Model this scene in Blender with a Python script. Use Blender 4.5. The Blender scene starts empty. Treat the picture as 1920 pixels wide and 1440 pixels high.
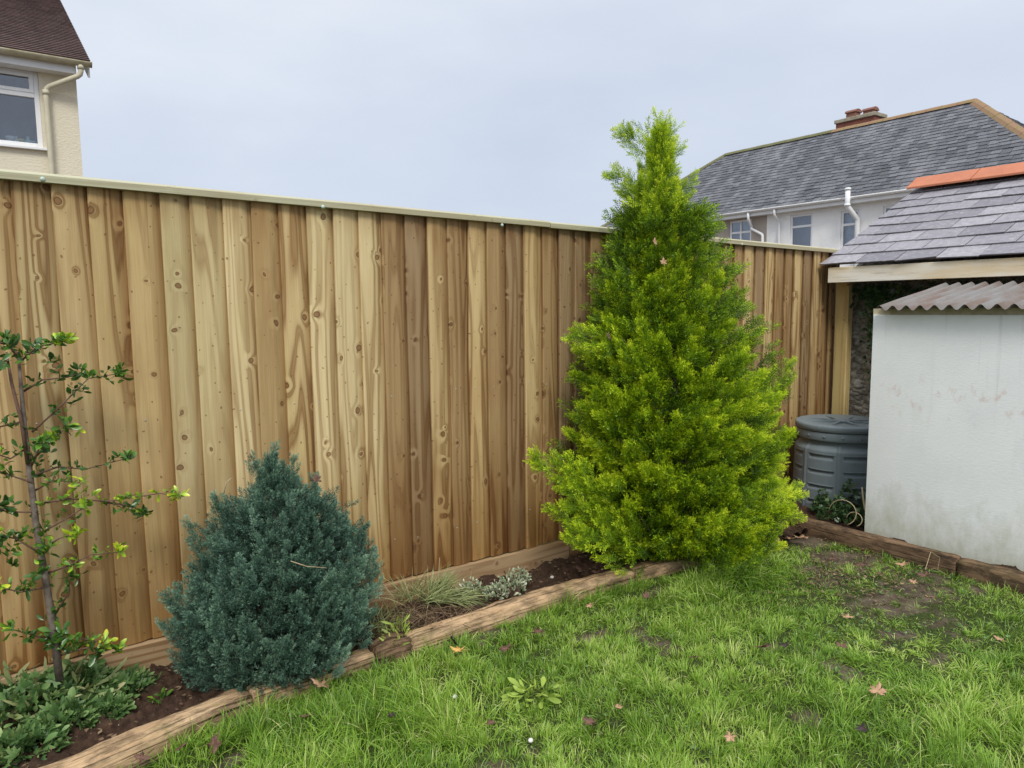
import bpy, math, random
import numpy as np
from mathutils import Vector, Matrix
R = math.radians
rnd = random.Random(7)
rg = np.random.default_rng(11)
sc = bpy.context.scene
COL = sc.collection

# ------------------------------------------------------------------ camera
# world: X runs along the fence (away to the right), Y towards the fence, Z up
F, CX, CY, CH = 1342.5, 960.0, 720.0, 1.45
PITCH, ROLL, YAW = R(6.0385), R(-0.6054), R(54.267)
_f0 = Vector((math.cos(YAW), math.sin(YAW), 0)); _r0 = Vector((math.sin(YAW), -math.cos(YAW), 0)); _u0 = Vector((0, 0, 1))
FW = _f0*math.cos(PITCH) - _u0*math.sin(PITCH); UP = _u0*math.cos(PITCH) + _f0*math.sin(PITCH)
RR = _r0*math.cos(ROLL) + UP*math.sin(ROLL); UU = UP*math.cos(ROLL) - _r0*math.sin(ROLL)
CAM = Vector((0, 0, CH))
cd = bpy.data.cameras.new('camera'); cam = bpy.data.objects.new('camera', cd); COL.objects.link(cam)
cam.matrix_world = Matrix(((RR.x, UU.x, -FW.x, 0), (RR.y, UU.y, -FW.y, 0), (RR.z, UU.z, -FW.z, CH), (0, 0, 0, 1)))
cd.sensor_width = 36; cd.lens = 36*F/1920; cd.clip_start = 0.05; cd.clip_end = 2000
sc.camera = cam

def on(ax, val, px, py):
    """point where the sight line through a measured spot meets the plane coordinate[ax] = val"""
    d = FW + RR*((px-CX)/F) - UU*((py-CY)/F)
    return CAM + d*((val-CAM[ax])/d[ax])
def gp(px, py, z=0.0): return on(2, z, px, py)

# ------------------------------------------------------------------ world, sun, exposure
SUN_DIR = Vector((-0.42, -0.70, 0.95)).normalized()       # towards the sun
w = bpy.data.worlds.new('World'); sc.world = w; w.use_nodes = True
nt = w.node_tree; nt.nodes.clear()
def wn(t, **k):
    n = nt.nodes.new(t)
    for a, b in k.items(): setattr(n, a, b)
    return n
sky = wn('ShaderNodeTexSky', sky_type='NISHITA', sun_disc=False)
sky.sun_elevation = math.asin(SUN_DIR.z); sky.sun_rotation = math.atan2(SUN_DIR.x, SUN_DIR.y)
tc = wn('ShaderNodeTexCoord'); sep = wn('ShaderNodeSeparateXYZ'); nt.links.new(tc.outputs['Generated'], sep.inputs[0])
mp = wn('ShaderNodeMapping'); mp.inputs['Scale'].default_value = (1.6, 1.6, 4.0); nt.links.new(tc.outputs['Generated'], mp.inputs[0])
nz = wn('ShaderNodeTexNoise'); nz.inputs['Scale'].default_value = 1.5; nz.inputs['Detail'].default_value = 5; nz.inputs['Roughness'].default_value = .5
nt.links.new(mp.outputs[0], nz.inputs[0])
ad = wn('ShaderNodeMath', operation='MULTIPLY_ADD'); nt.links.new(nz.outputs[0], ad.inputs[0]); ad.inputs[1].default_value = .72
ad2 = wn('ShaderNodeMath', operation='MULTIPLY_ADD'); nt.links.new(sep.outputs[2], ad2.inputs[0]); ad2.inputs[1].default_value = .85; ad2.inputs[2].default_value = -.19
nt.links.new(ad2.outputs[0], ad.inputs[2])
cr = wn('ShaderNodeValToRGB'); nt.links.new(ad.outputs[0], cr.inputs[0])
e = cr.color_ramp.elements
e[0].position = .08; e[0].color = (.53, .60, .735, 1); e[1].position = .72; e[1].color = (.83, .87, .93, 1)
x = e.new(.36); x.color = (.63, .69, .80, 1)
sc10 = wn('ShaderNodeVectorMath', operation='SCALE'); nt.links.new(cr.outputs[0], sc10.inputs[0])
zr = wn('ShaderNodeMapRange', interpolation_type='SMOOTHSTEP'); nt.links.new(sep.outputs[2], zr.inputs[0])      # overcast sky: brightest overhead
for i_, v_ in ((1, .50), (2, .95), (3, 8.9), (4, 19.0)): zr.inputs[i_].default_value = v_
nt.links.new(zr.outputs[0], sc10.inputs['Scale'])
mx = wn('ShaderNodeMix', data_type='RGBA'); mx.inputs['Factor'].default_value = .93
nt.links.new(sky.outputs[0], mx.inputs['A']); nt.links.new(sc10.outputs[0], mx.inputs['B'])
bg = wn('ShaderNodeBackground'); bg.inputs[1].default_value = .1; nt.links.new(mx.outputs['Result'], bg.inputs[0])
wo = wn('ShaderNodeOutputWorld'); nt.links.new(bg.outputs[0], wo.inputs[0])
sl = bpy.data.lights.new('sun', 'SUN'); sl.energy = 1.9; sl.angle = R(18); sl.color = (1, .95, .87)
so = bpy.data.objects.new('sun', sl); COL.objects.link(so); so.location = (0, -5, 12)
so.rotation_euler = SUN_DIR.to_track_quat('Z', 'Y').to_euler()
sc.view_settings.view_transform = 'Standard'; sc.view_settings.look = 'None'; sc.view_settings.exposure = 0.30; sc.view_settings.gamma = 1
sc.view_settings.use_curve_mapping = False

# ------------------------------------------------------------------ material helpers
class NT:
    def __init__(s, name):
        s.m = bpy.data.materials.new(name); s.m.use_nodes = True; s.t = s.m.node_tree; s.t.nodes.clear()
        s.out = s.t.nodes.new('ShaderNodeOutputMaterial')
    def n(s, ty, ins=None, **k):
        nd = s.t.nodes.new('ShaderNode'+ty)
        for a, b in k.items(): setattr(nd, a, b)
        for a, b in (ins or {}).items():
            i = nd.inputs[a]
            if isinstance(b, bpy.types.NodeSocket): s.t.links.new(b, i)
            elif isinstance(b, (tuple, list)) and len(b) == 3 and i.type == 'RGBA': i.default_value = (*b, 1)
            else: i.default_value = b
        return nd
    def obj(s): return s.n('TexCoord').outputs['Object']
    def attr(s, name, o='Vector'): return s.n('Attribute', attribute_name=name).outputs[o]
    def map(s, v, sc_=(1, 1, 1), loc=(0, 0, 0)): return s.n('Mapping', {0: v, 'Scale': sc_, 'Location': loc}).outputs[0]
    def noise(s, v, sc_=5, det=4, ro=.55, dist=0, o=0): return s.n('TexNoise', {'Vector': v, 'Scale': sc_, 'Detail': det, 'Roughness': ro, 'Distortion': dist}).outputs[o]
    def vor(s, v, sc_=5, o='Distance', rand=1, feat='F1'): return s.n('TexVoronoi', {'Vector': v, 'Scale': sc_, 'Randomness': rand}, feature=feat).outputs[o]
    def ramp(s, f, *st):
        nd = s.n('ValToRGB', {0: f}); el = nd.color_ramp.elements
        for i, (p, c) in enumerate(st):
            c = (c, c, c) if not isinstance(c, (tuple, list)) else c
            x = el[i] if i < 2 else el.new(p)
            x.position = p; x.color = (*c, 1)
        return nd.outputs[0]
    def mix(s, f, a, b, mode='MIX'): return s.n('Mix', {'Factor': f, 'A': a, 'B': b}, data_type='RGBA', blend_type=mode, clamp_result=False).outputs['Result'] if 0 else s._mix(f, a, b, mode)
    def _mix(s, f, a, b, mode):
        nd = s.t.nodes.new('ShaderNodeMix'); nd.data_type = 'RGBA'; nd.blend_type = mode
        for i, b_ in ((0, f), (6, a), (7, b)):
            sk = nd.inputs[i]
            if isinstance(b_, bpy.types.NodeSocket): s.t.links.new(b_, sk)
            elif isinstance(b_, (int, float)) and i: sk.default_value = (b_, b_, b_, 1)
            elif i: sk.default_value = (*b_, 1)
            else: sk.default_value = b_
        return nd.outputs[2]
    def ma(s, op, a, b=0, c=0): return s.n('Math', {0: a, 1: b, 2: c}, operation=op).outputs[0]
    def bump(s, h, st=.3, d=.01, nrm=None):
        i = {'Height': h, 'Strength': st, 'Distance': d}
        if nrm: i['Normal'] = nrm
        return s.n('Bump', i).outputs[0]
    def bsdf(s, col, rough=.7, nrm=None, spec=.3, **k):
        i = {'Base Color': col, 'Roughness': rough, 'Specular IOR Level': spec}
        if nrm: i['Normal'] = nrm
        i.update(k)
        nd = s.n('BsdfPrincipled', i); s.t.links.new(nd.outputs[0], s.out.inputs[0]); return nd

def wood(name, dark=(.16, .085, .035), knots=1.0, ring=.55, rough=.65, edge_dark=0, green=0, base=None, ringk=9):
    """sawn softwood: attribute gc = (across + shift, shift, along), attribute tint = colour of the piece"""
    s = NT(name); g = s.attr('gc'); col = base if base else s.attr('tint', 'Color')
    sx = s.n('SeparateXYZ', {0: g}).outputs
    # knots
    wob = s.n('VectorMath', {0: s.noise(g, 9, 2, o=1), 1: (.5, .5, .5)}, operation='SUBTRACT').outputs[0]
    gw = s.n('VectorMath', {0: wob, 1: (.035, 0, .05), 2: g}, operation='MULTIPLY_ADD').outputs[0]
    def kn(scale, r, thr, add):
        v = s.n('CombineXYZ', {0: s.ma('ADD', s.n('SeparateXYZ', {0: gw}).outputs[0], add), 1: s.n('SeparateXYZ', {0: gw}).outputs[2], 2: 0}).outputs[0]
        nd = s.n('TexVoronoi', {'Vector': v, 'Scale': scale, 'Randomness': 1}, voronoi_dimensions='2D')
        cs = s.n('SeparateColor', {0: nd.outputs['Color']}).outputs
        on_ = s.ma('GREATER_THAN', cs[0], thr)
        rr = s.ma('MULTIPLY_ADD', cs[1], r*.7, r*.45)
        q = s.ma('DIVIDE', nd.outputs['Distance'], rr)
        q = s.ma('ADD', q, s.ma('MULTIPLY', s.ma('SUBTRACT', 1, on_), 50))
        return q
    k1 = kn(7.0, .085, .48, 0); k2 = kn(15, .060, .28, 3.3)
    pull = s.ma('MULTIPLY', s.ma('POWER', 2.718, s.ma('MULTIPLY', s.ma('MULTIPLY', k1, k1), -.22)), .11*knots)
    n0 = s.noise(s.map(g, (9.5, 1, .50)), 1.0, 1.5, .4)
    n1 = s.ma('ADD', s.ma('ADD', n0, pull), s.ma('MULTIPLY', s.noise(s.map(g, (40, 1, 3)), 1, 2), .02))
    rings = s.ma('SINE', s.ma('MULTIPLY', n1, 6.283*ringk))
    rs = s.ramp(s.ma('MULTIPLY_ADD', rings, .5, .5), (0.0, 0), (.50, .22), (.90, 1), (1, .8))
    fib = s.noise(s.map(g, (260, 1, 5)), 1, 3, .6)
    stain = s.noise(s.map(g, (5, 1, 1.1)), 1, 4, .6)
    amt = s.ma('MULTIPLY', s.ramp(s.noise(s.map(g, (3, 1, .6), (5, 0, 2)), 1, 1), (.38, .25), (.62, 1)), ring*1.7)
    c = s.mix(s.ma('MULTIPLY', rs, amt), col, s.mix(.5, s.mix(1, col, (.62, .46, .30), 'MULTIPLY'), dark))
    c = s.mix(s.ramp(fib, (.3, .32), (.7, 0)), c, s.mix(1, c, (.55, .48, .4), 'MULTIPLY'))
    c = s.mix(s.ramp(stain, (.5, 0), (.75, .55)), c, s.mix(1, c, (.68, .52, .38), 'MULTIPLY'))
    c = s.mix(s.ramp(s.noise(s.map(g, (9, 1, 1.3), (9, 0, 4)), 1, 3), (.55, 0), (.75, .25 + green)), c, s.mix(1, c, (.86, 1.0, .74), 'MULTIPLY'))
    if edge_dark:   # darker towards the foot of the boards, with a ragged upper limit
        hz = s.ma('ADD', s.ma('MULTIPLY_ADD', sx[2], 1.15, .3), s.ma('MULTIPLY', s.noise(s.map(g, (12, 1, 2.2)), 1, 4, .6), -.75))
        c = s.mix(s.ramp(hz, (.05, .95), (.95, .0)), c, s.mix(1, c, (.60, .45, .30), 'MULTIPLY'))
    if edge_dark:
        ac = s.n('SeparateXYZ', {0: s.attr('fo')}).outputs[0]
        dz = s.ma('ADD', ac, s.ma('MULTIPLY_ADD', s.noise(s.map(g, (20, 1, 1.5), (3, 3, 3)), 1, 4, .6), .8, -.4))  # darker towards each board's right edge, broken up by noise
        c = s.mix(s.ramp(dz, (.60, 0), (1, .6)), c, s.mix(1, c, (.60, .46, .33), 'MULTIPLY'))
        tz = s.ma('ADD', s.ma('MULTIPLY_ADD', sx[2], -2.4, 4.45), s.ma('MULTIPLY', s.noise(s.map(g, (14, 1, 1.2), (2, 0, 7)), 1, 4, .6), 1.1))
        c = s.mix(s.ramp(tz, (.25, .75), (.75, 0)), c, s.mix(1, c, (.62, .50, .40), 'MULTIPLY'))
    for k, a in ((k1, .9*knots), (k2, .75*knots)):
        body = s.ramp(k, (.75, 1), (1.15, 0)); edge = s.ramp(k, (.55, 0), (.88, 1), (1.25, .45), (2.3, 0))
        c = s.mix(s.ma('MULTIPLY', body, a*.9), c, s.mix(1, col, (.36, .22, .14), 'MULTIPLY'))
        c = s.mix(s.ma('MULTIPLY', edge, a*.95), c, (.075, .036, .018))
    h = s.ma('ADD', s.ma('MULTIPLY', rs, .25), fib)
    s.bsdf(c, rough, s.bump(h, .35, .0016), .25)
    return s.m

def simple(name, col, var=.12, sc_=6, rough=.6, bump=0, bd=.004, spec=.3, bsc=60, c2=None, **k):
    s = NT(name); o = s.obj()
    n = s.noise(o, sc_, 5, .6)
    c = s.mix(s.ramp(n, (.3, 0), (.7, 1)), col, c2 or tuple(v*(1-var*2) for v in col))
    c = s.mix(s.ramp(s.noise(o, sc_*9, 4, .6), (.35, var*1.5), (.65, 0)), c, tuple(v*.6 for v in col))
    nr = s.bump(s.noise(o, bsc, 6, .65), bump, bd) if bump else None
    s.bsdf(c, rough, nr, spec, **k); return s.m

MAT = {}
MAT['board'] = wood('fence_wood', edge_dark=1)
MAT['cap'] = wood('cap_wood', ring=.22, knots=.25, green=.3, rough=.6)
MAT['gravel'] = wood('gravel_board_wood', ring=.5, knots=.6)
MAT['post'] = wood('post_wood', ring=.35, knots=.6, green=.3)
def sleeper_mat(name, c1, c2, dirt):
    s = NT(name); g = s.attr('gc')
    n = s.noise(s.map(g, (55, 55, 4.5)), 1, 7, .68, .8)
    c = s.mix(s.ramp(n, (.3, 0), (.68, 1)), c1, c2)
    cra = s.noise(s.map(g, (75, 75, 2.0), (3, 1, 1)), 1, 4, .7)
    c = s.mix(s.ramp(cra, (.36, 1), (.44, 0)), c, tuple(v*.25 for v in c2))
    d = s.noise(s.map(g, (18, 18, 9)), 1, 6, .7)
    c = s.mix(s.ramp(d, (.44, 0), (.60, dirt)), c, (.045, .032, .02))
    c = s.mix(s.ramp(s.noise(s.map(g, (5, 5, 3), (4, 4, 4)), 1, 4), (.55, 0), (.7, .35)), c, (.10, .12, .035))
    h = s.ma('ADD', n, s.ramp(cra, (.34, 0), (.46, 1)))
    s.bsdf(c, .85, s.bump(h, .8, .006), .15); return s.m
MAT['sleeper'] = sleeper_mat('edging_log_wood', (.64, .46, .28), (.40, .255, .135), .6)
MAT['oldsleeper'] = sleeper_mat('old_sleeper_wood', (.27, .175, .105), (.12, .072, .042), .8)
def soil_mat():
    s = NT('soil'); o = s.obj()
    n = s.noise(o, 30, 8, .7); n2 = s.noise(o, 4, 4)
    c = s.mix(s.ramp(n, (.3, 0), (.7, 1)), (.018, .010, .007), (.085, .048, .030))
    c = s.mix(s.ramp(n2, (.45, 0), (.7, .5)), c, (.05, .035, .02))
    c = s.mix(s.ramp(s.noise(s.map(o, (90, 90, 90)), 1, 2), (.68, 0), (.74, .6)), c, (.22, .16, .10))
    s.bsdf(c, .95, s.bump(n, .9, .015), .2); return s.m
MAT['soil'] = soil_mat()
def lawn_mat():
    s = NT('lawn_ground'); o = s.obj(); b = s.attr('bare', 'Fac')
    n = s.noise(o, 22, 8, .7)
    soil = s.mix(s.ramp(n, (.3, 0), (.7, 1)), (.035, .026, .017), (.11, .082, .055))
    mud = s.mix(s.ramp(s.noise(o, 9, 6, .6), (.4, 0), (.65, 1)), soil, (.145, .115, .082))
    n3 = s.noise(o, 120, 4, .7)
    moss = s.mix(s.ramp(n3, (.35, 0), (.65, 1)), (.020, .030, .008), (.065, .085, .022))
    s.bsdf(s.mix(s.ramp(s.ma('ADD', b, s.ma('MULTIPLY_ADD', n3, .8, -.4)), (.35, 0), (.6, 1)), moss, mud), .95, s.bump(s.ma('ADD', n, s.ma('MULTIPLY', n3, .4)), .9, .014), .15)
    return s.m
MAT['lawn'] = lawn_mat()
def foliage(name, stops, rough=.5, trans=.25, tcol=None, spec=.35, dead=None, wts=(.45, .30, .25)):
    """attribute fo.x = random of the shoot, fo.y = 0 at the shoot's foot .. 1 at its tip, fo.z = random of the clump"""
    s = NT(name); v = s.n('SeparateXYZ', {0: s.attr('fo')}).outputs
    f = s.ma('ADD', s.ma('MULTIPLY', v[0], wts[0]), s.ma('ADD', s.ma('MULTIPLY', v[2], wts[1]), s.ma('MULTIPLY', v[1], wts[2])))
    c = s.ramp(f, *stops)
    if dead: c = s.mix(s.ramp(s.ma('ADD', v[0], s.ma('MULTIPLY', v[1], -.25)), (dead[1], 0), (dead[1]+.01, 1)), c, dead[0])
    p = s.bsdf(c, rough, None, spec)
    tr = s.n('BsdfTranslucent', {0: c}); ms = s.n('MixShader', {0: trans, 1: p.outputs[0], 2: tr.outputs[0]})
    s.t.links.new(ms.outputs[0], s.out.inputs[0]); return s.m
MAT['gold'] = foliage('gold_conifer_foliage', [(.12, (.035, .075, .008)), (.32, (.14, .26, .010)), (.55, (.42, .58, .014)), (.88, (.80, .87, .05))], .5, .15, wts=(.28, .24, .48))  # dark shoot feet: old foliage, deepened to imitate shade between the clumps
MAT['blue'] = foliage('blue_conifer_foliage', [(.1, (.02, .045, .03)), (.4, (.085, .17, .12)), (.72, (.21, .35, .235)), (1, (.34, .46, .35))], .6, .08, wts=(.3, .25, .45), dead=((.16, .13, .05), .955))  # darker shoot feet also imitate shade in the gaps
MAT['grass'] = foliage('grass_blades', [(.05, (.06, .12, .014)), (.35, (.14, .27, .025)), (.62, (.27, .44, .05)), (.85, (.46, .56, .14)), (1, (.62, .57, .32))], .42, .25)
MAT['glossy'] = foliage('glossy_leaves', [(.1, (.022, .062, .016)), (.5, (.06, .15, .025)), (.72, (.15, .30, .03)), (.88, (.40, .55, .03)), (1, (.70, .66, .04))], .3, .2, spec=.5)
MAT['weed'] = foliage('weed_leaves', [(.1, (.04, .095, .025)), (.45, (.11, .21, .06)), (.75, (.25, .36, .13)), (1, (.45, .50, .16))], .5, .2)
MAT['ivy'] = foliage('ivy_leaves', [(.1, (.018, .045, .016)), (.6, (.06, .12, .04)), (1, (.20, .30, .10))], .35, .1, spec=.5)
MAT['varieg'] = foliage('variegated_leaves', [(.1, (.10, .16, .08)), (.45, (.26, .33, .18)), (.7, (.62, .64, .48)), (1, (.78, .76, .58))], .5, .15)
MAT['sedge'] = foliage('sedge_leaves', [(.1, (.13, .17, .06)), (.5, (.28, .33, .13)), (.8, (.45, .47, .22)), (1, (.62, .56, .32))], .55, .2)
MAT['lime'] = foliage('lime_leaves', [(.1, (.18, .28, .04)), (.5, (.36, .48, .08)), (1, (.66, .72, .25))], .5, .25)
MAT['root'] = foliage('dry_roots', [(0, (.05, .03, .018)), (.5, (.15, .095, .055)), (1, (.34, .25, .15))], .9, 0)
MAT['bark'] = simple('bark', (.24, .20, .16), .25, 30, .85, .6, .004, c2=(.07, .05, .04))
MAT['redstem'] = simple('red_brown_twig', (.20, .115, .08), .25, 40, .7, .3, .002)
MAT['dry'] = simple('dry_stem', (.50, .40, .24), .2, 20, .7)
MAT['deadpale'] = simple('dead_leaf_pale', (.52, .33, .20), .25, 45, .7, .5, .003, c2=(.34, .19, .11))
MAT['deadbrown'] = simple('dead_leaf_brown', (.20, .105, .07), .25, 45, .7, .5, .003, c2=(.10, .055, .045))
MAT['deadyel'] = simple('dead_leaf_yellow', (.66, .44, .13), .15, 45, .7, .4, .003, c2=(.50, .27, .08))
MAT['deaddark'] = simple('dead_leaf_dark', (.055, .035, .035), .25, 45, .5, .5, .003)
MAT['pebble'] = simple('pebble', (.70, .68, .64), .1, 30, .6)
def render_mat(name, c1, c2, streak=(0.5, .45, .36), bs=.6, bd=.01, bsc=28):
    s = NT(name); o = s.obj()
    c = s.mix(s.ramp(s.noise(o, 1.3, 5, .6), (.35, 0), (.7, 1)), c1, c2)
    c = s.mix(s.ramp(s.noise(s.map(o, (5, 5, .6)), 1, 5, .6), (.55, 0), (.8, .25)), c, streak)
    n = s.noise(s.map(o, (1, 1, 1.7)), bsc, 6, .6)
    s.bsdf(c, .85, s.bump(n, bs, bd), .2); return s.m
MAT['cream'] = render_mat('cream_render', (.72, .66, .52), (.67, .61, .47), (.48, .44, .35), .6, .014, 24)
MAT['whiterender'] = render_mat('white_render', (.88, .88, .87), (.78, .78, .77))
MAT['beigerender'] = render_mat('beige_render', (.42, .37, .32), (.36, .31, .27), (.25, .22, .2))
MAT['upvc'] = simple('white_upvc', (.80, .81, .82), .04, 3, .35, spec=.5)
MAT['gutter_old'] = simple('stained_gutter', (.58, .53, .38), .25, 7, .5, c2=(.36, .30, .17))
MAT['pipe_cream'] = simple('cream_pipe_paint', (.66, .62, .46), .1, 5, .5)
def slate(name, c1, c2, lich, streak=0, rough=.5):
    s = NT(name); v = s.n('SeparateXYZ', {0: s.attr('fo')}).outputs; o = s.obj()
    c = s.ramp(v[0], (0, c1), (1, c2))
    c = s.mix(s.ramp(s.noise(o, 24, 6, .7), (.35, .45), (.6, 0)), c, tuple(x*.62 for x in c1))
    c = s.mix(s.ramp(s.noise(s.map(o, (70, 25, 25)), 1, 5, .7), (.56, 0), (.75, lich)), c, (.52, .51, .50))
    if streak: c = s.mix(s.ramp(s.noise(s.map(o, (.25, 1.1, .25)), 1, 4, .6), (.5, 0), (.75, streak)), c, (.33, .33, .34))
    s.bsdf(c, rough, s.bump(s.noise(o, 55, 5, .6), .4, .004), .35); return s.m
MAT['slate'] = slate('outbuilding_slate', (.17, .162, .185), (.31, .295, .32), .8, 0, .6)
MAT['farslate'] = slate('far_slate', (.055, .058, .068), (.145, .15, .165), .25, .4, .66)
MAT['plaintile'] = slate('brown_plain_tile', (.085, .050, .045), (.135, .085, .075), .25, 0, .7)
MAT['terracotta'] = simple('terracotta', (.50, .185, .10), .2, 7, .8, .3, .003, c2=(.40, .145, .08))
MAT['potclay'] = simple('old_pot_clay', (.27, .12, .085), .25, 5, .85, .3, .01, c2=(.20, .10, .08))
MAT['oldridge'] = simple('lichened_ridge', (.30, .165, .11), .3, 3, .85, .4, .01, c2=(.25, .20, .08))
MAT['mossridge'] = simple('mossy_ridge', (.17, .16, .09), .3, 3, .9, .4, .01, c2=(.12, .13, .04))
MAT['cement'] = simple('cement', (.42, .38, .31), .25, 4, .9, .4, .01, c2=(.22, .20, .13))
MAT['brick'] = simple('chimney_brick', (.24, .09, .065), .2, 10, .9, .5, .01)
MAT['dark'] = simple('dark_interior', (.05, .055, .065), .1, 2, .9)
MAT['room'] = simple('room_wall', (.42, .45, .50), .1, 2, .9)
MAT['curtain'] = simple('curtain', (.42, .50, .56), .15, 9, .9)
def glass_mat():
    s = NT('window_glass')
    tr = s.n('BsdfTransparent', {0: (.92, .95, .97)}); gl = s.n('BsdfGlossy', {0: (.9, .93, 1), 'Roughness': .02})
    f = s.ma('ADD', s.n('Fresnel', {0: 1.5}).outputs[0], .06)
    ms = s.n('MixShader', {0: f, 1: tr.outputs[0], 2: gl.outputs[0]}); s.t.links.new(ms.outputs[0], s.out.inputs[0]); return s.m
MAT['glass'] = glass_mat()
def fascia_mat():
    s = NT('weathered_fascia'); o = s.obj()
    c = s.mix(s.ramp(s.noise(s.map(o, (1, 1.5, 9)), 1, 5, .6), (.35, 0), (.62, 1)), (.78, .75, .67), (.66, .52, .30))
    c = s.mix(s.ramp(s.noise(s.map(o, (4, 3, 30)), 1, 5, .65), (.55, 0), (.75, .7)), c, (.30, .26, .17))
    s.bsdf(c, .8, s.bump(s.noise(s.map(o, (3, 3, 90)), 1, 4), .4, .003), .2); return s.m
MAT['fascia'] = fascia_mat()
def rubble():
    s = NT('rubble_wall'); o = s.obj()
    d = s.vor(s.map(o, (16, 16, 24)), 1); n = s.noise(o, 35, 7, .7)
    c = s.mix(s.ramp(n, (.3, 0), (.7, 1)), (.16, .14, .11), (.55, .51, .44))
    c = s.mix(s.ramp(d, (.1, .4), (.5, 0)), c, (.62, .59, .53))
    c = s.mix(s.ramp(s.noise(o, 7, 4), (.5, 0), (.65, .7)), c, (.10, .08, .06))
    h = s.ma('ADD', n, s.ma('MULTIPLY', d, -1.2))
    s.bsdf(c, .95, s.bump(h, 1, .03), .15); return s.m
MAT['rubble'] = rubble()
def corr_mat():
    s = NT('rusty_corrugated_iron'); o = s.obj()
    c = s.mix(s.ramp(s.noise(s.map(o, (1.5, 7, 1)), 1, 6, .65), (.42, 0), (.66, 1)), (.21, .205, .20), (.155, .105, .08))
    c = s.mix(s.ramp(s.noise(s.map(o, (3, 22, 3)), 1, 5, .7), (.5, 0), (.72, .7)), c, (.16, .085, .06))
    c = s.mix(s.ramp(s.noise(o, 16, 5, .7), (.62, 0), (.76, .4)), c, (.33, .32, .30))
    s.bsdf(c, .7, s.bump(s.noise(o, 60, 5), .3, .003), .3, Metallic=.15); return s.m
MAT['corr'] = corr_mat()
def whiteboard_mat():
    s = NT('white_painted_board'); o = s.obj(); z = s.n('SeparateXYZ', {0: o}).outputs[2]
    c = s.mix(s.ramp(s.noise(o, 2.2, 5, .6), (.35, 0), (.7, 1)), (.88, .89, .89), (.80, .82, .83))
    c = s.mix(s.ramp(s.noise(s.map(o, (6, 6, 1.4)), 1, 5, .6), (.54, 0), (.78, .4)), c, (.64, .67, .65))
    c = s.mix(s.ma('MULTIPLY', s.ramp(s.noise(s.map(o, (30, 30, .8), (1, 1, 1)), 1, 4, .6), (.58, 0), (.75, .5)), s.ramp(z, (.75, 0), (1, 1))), c, (.52, .55, .52))
    sp = s.noise(s.map(o, (15, 15, 11), (3, 3.7, 0)), 1, 4, .7)
    band = s.ramp(s.ma('ABSOLUTE', s.ma('SUBTRACT', z, .92)), (.0, 1), (.16, 0))
    c = s.mix(s.ma('MULTIPLY', s.ramp(sp, (.56, 0), (.68, .55)), band), c, (.62, .42, .36))
    g = s.ma('MULTIPLY_ADD', s.noise(s.map(o, (9, 9, 5)), 1, 8, .75), -.75, z)
    c = s.mix(s.ramp(s.ma('ADD', g, .5), (.10, .8), (.50, 0)), c, (.42, .43, .29))
    n = s.noise(s.map(o, (1, 1, 2.4)), 42, 5, .7)
    s.bsdf(c, .55, s.bump(s.ramp(n, (.35, 0), (.75, 1)), .18, .003), .35); return s.m
MAT['whiteboard'] = whiteboard_mat()
MAT['edgewood'] = simple('board_edge', (.60, .52, .36), .15, 20, .8)
def plastic(name, c, r=.42):
    s = NT(name); o = s.obj()
    cc = s.mix(s.ramp(s.noise(s.map(o, (6, 6, 2)), 1, 5, .6), (.45, 0), (.75, .5)), c, tuple(v*1.35+.01 for v in c))
    cc = s.mix(s.ramp(s.noise(s.map(o, (9, 9, 9)), 1, 6, .7), (.58, 0), (.75, .5)), cc, (.13, .13, .10))
    s.bsdf(cc, s.ramp(s.noise(o, 30, 4), (.3, r), (.7, r+.15)), s.bump(s.noise(o, 150, 3), .1, .001), .4); return s.m
MAT['bin'] = plastic('slate_grey_plastic', (.18, .22, .24))
MAT['steel'] = simple('galvanised_steel', (.55, .57, .56), .1, 60, .4, Metallic=.7)
MAT['capgreen'] = simple('pale_green_cap', (.52, .66, .56), .15, 60, .5)

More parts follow.
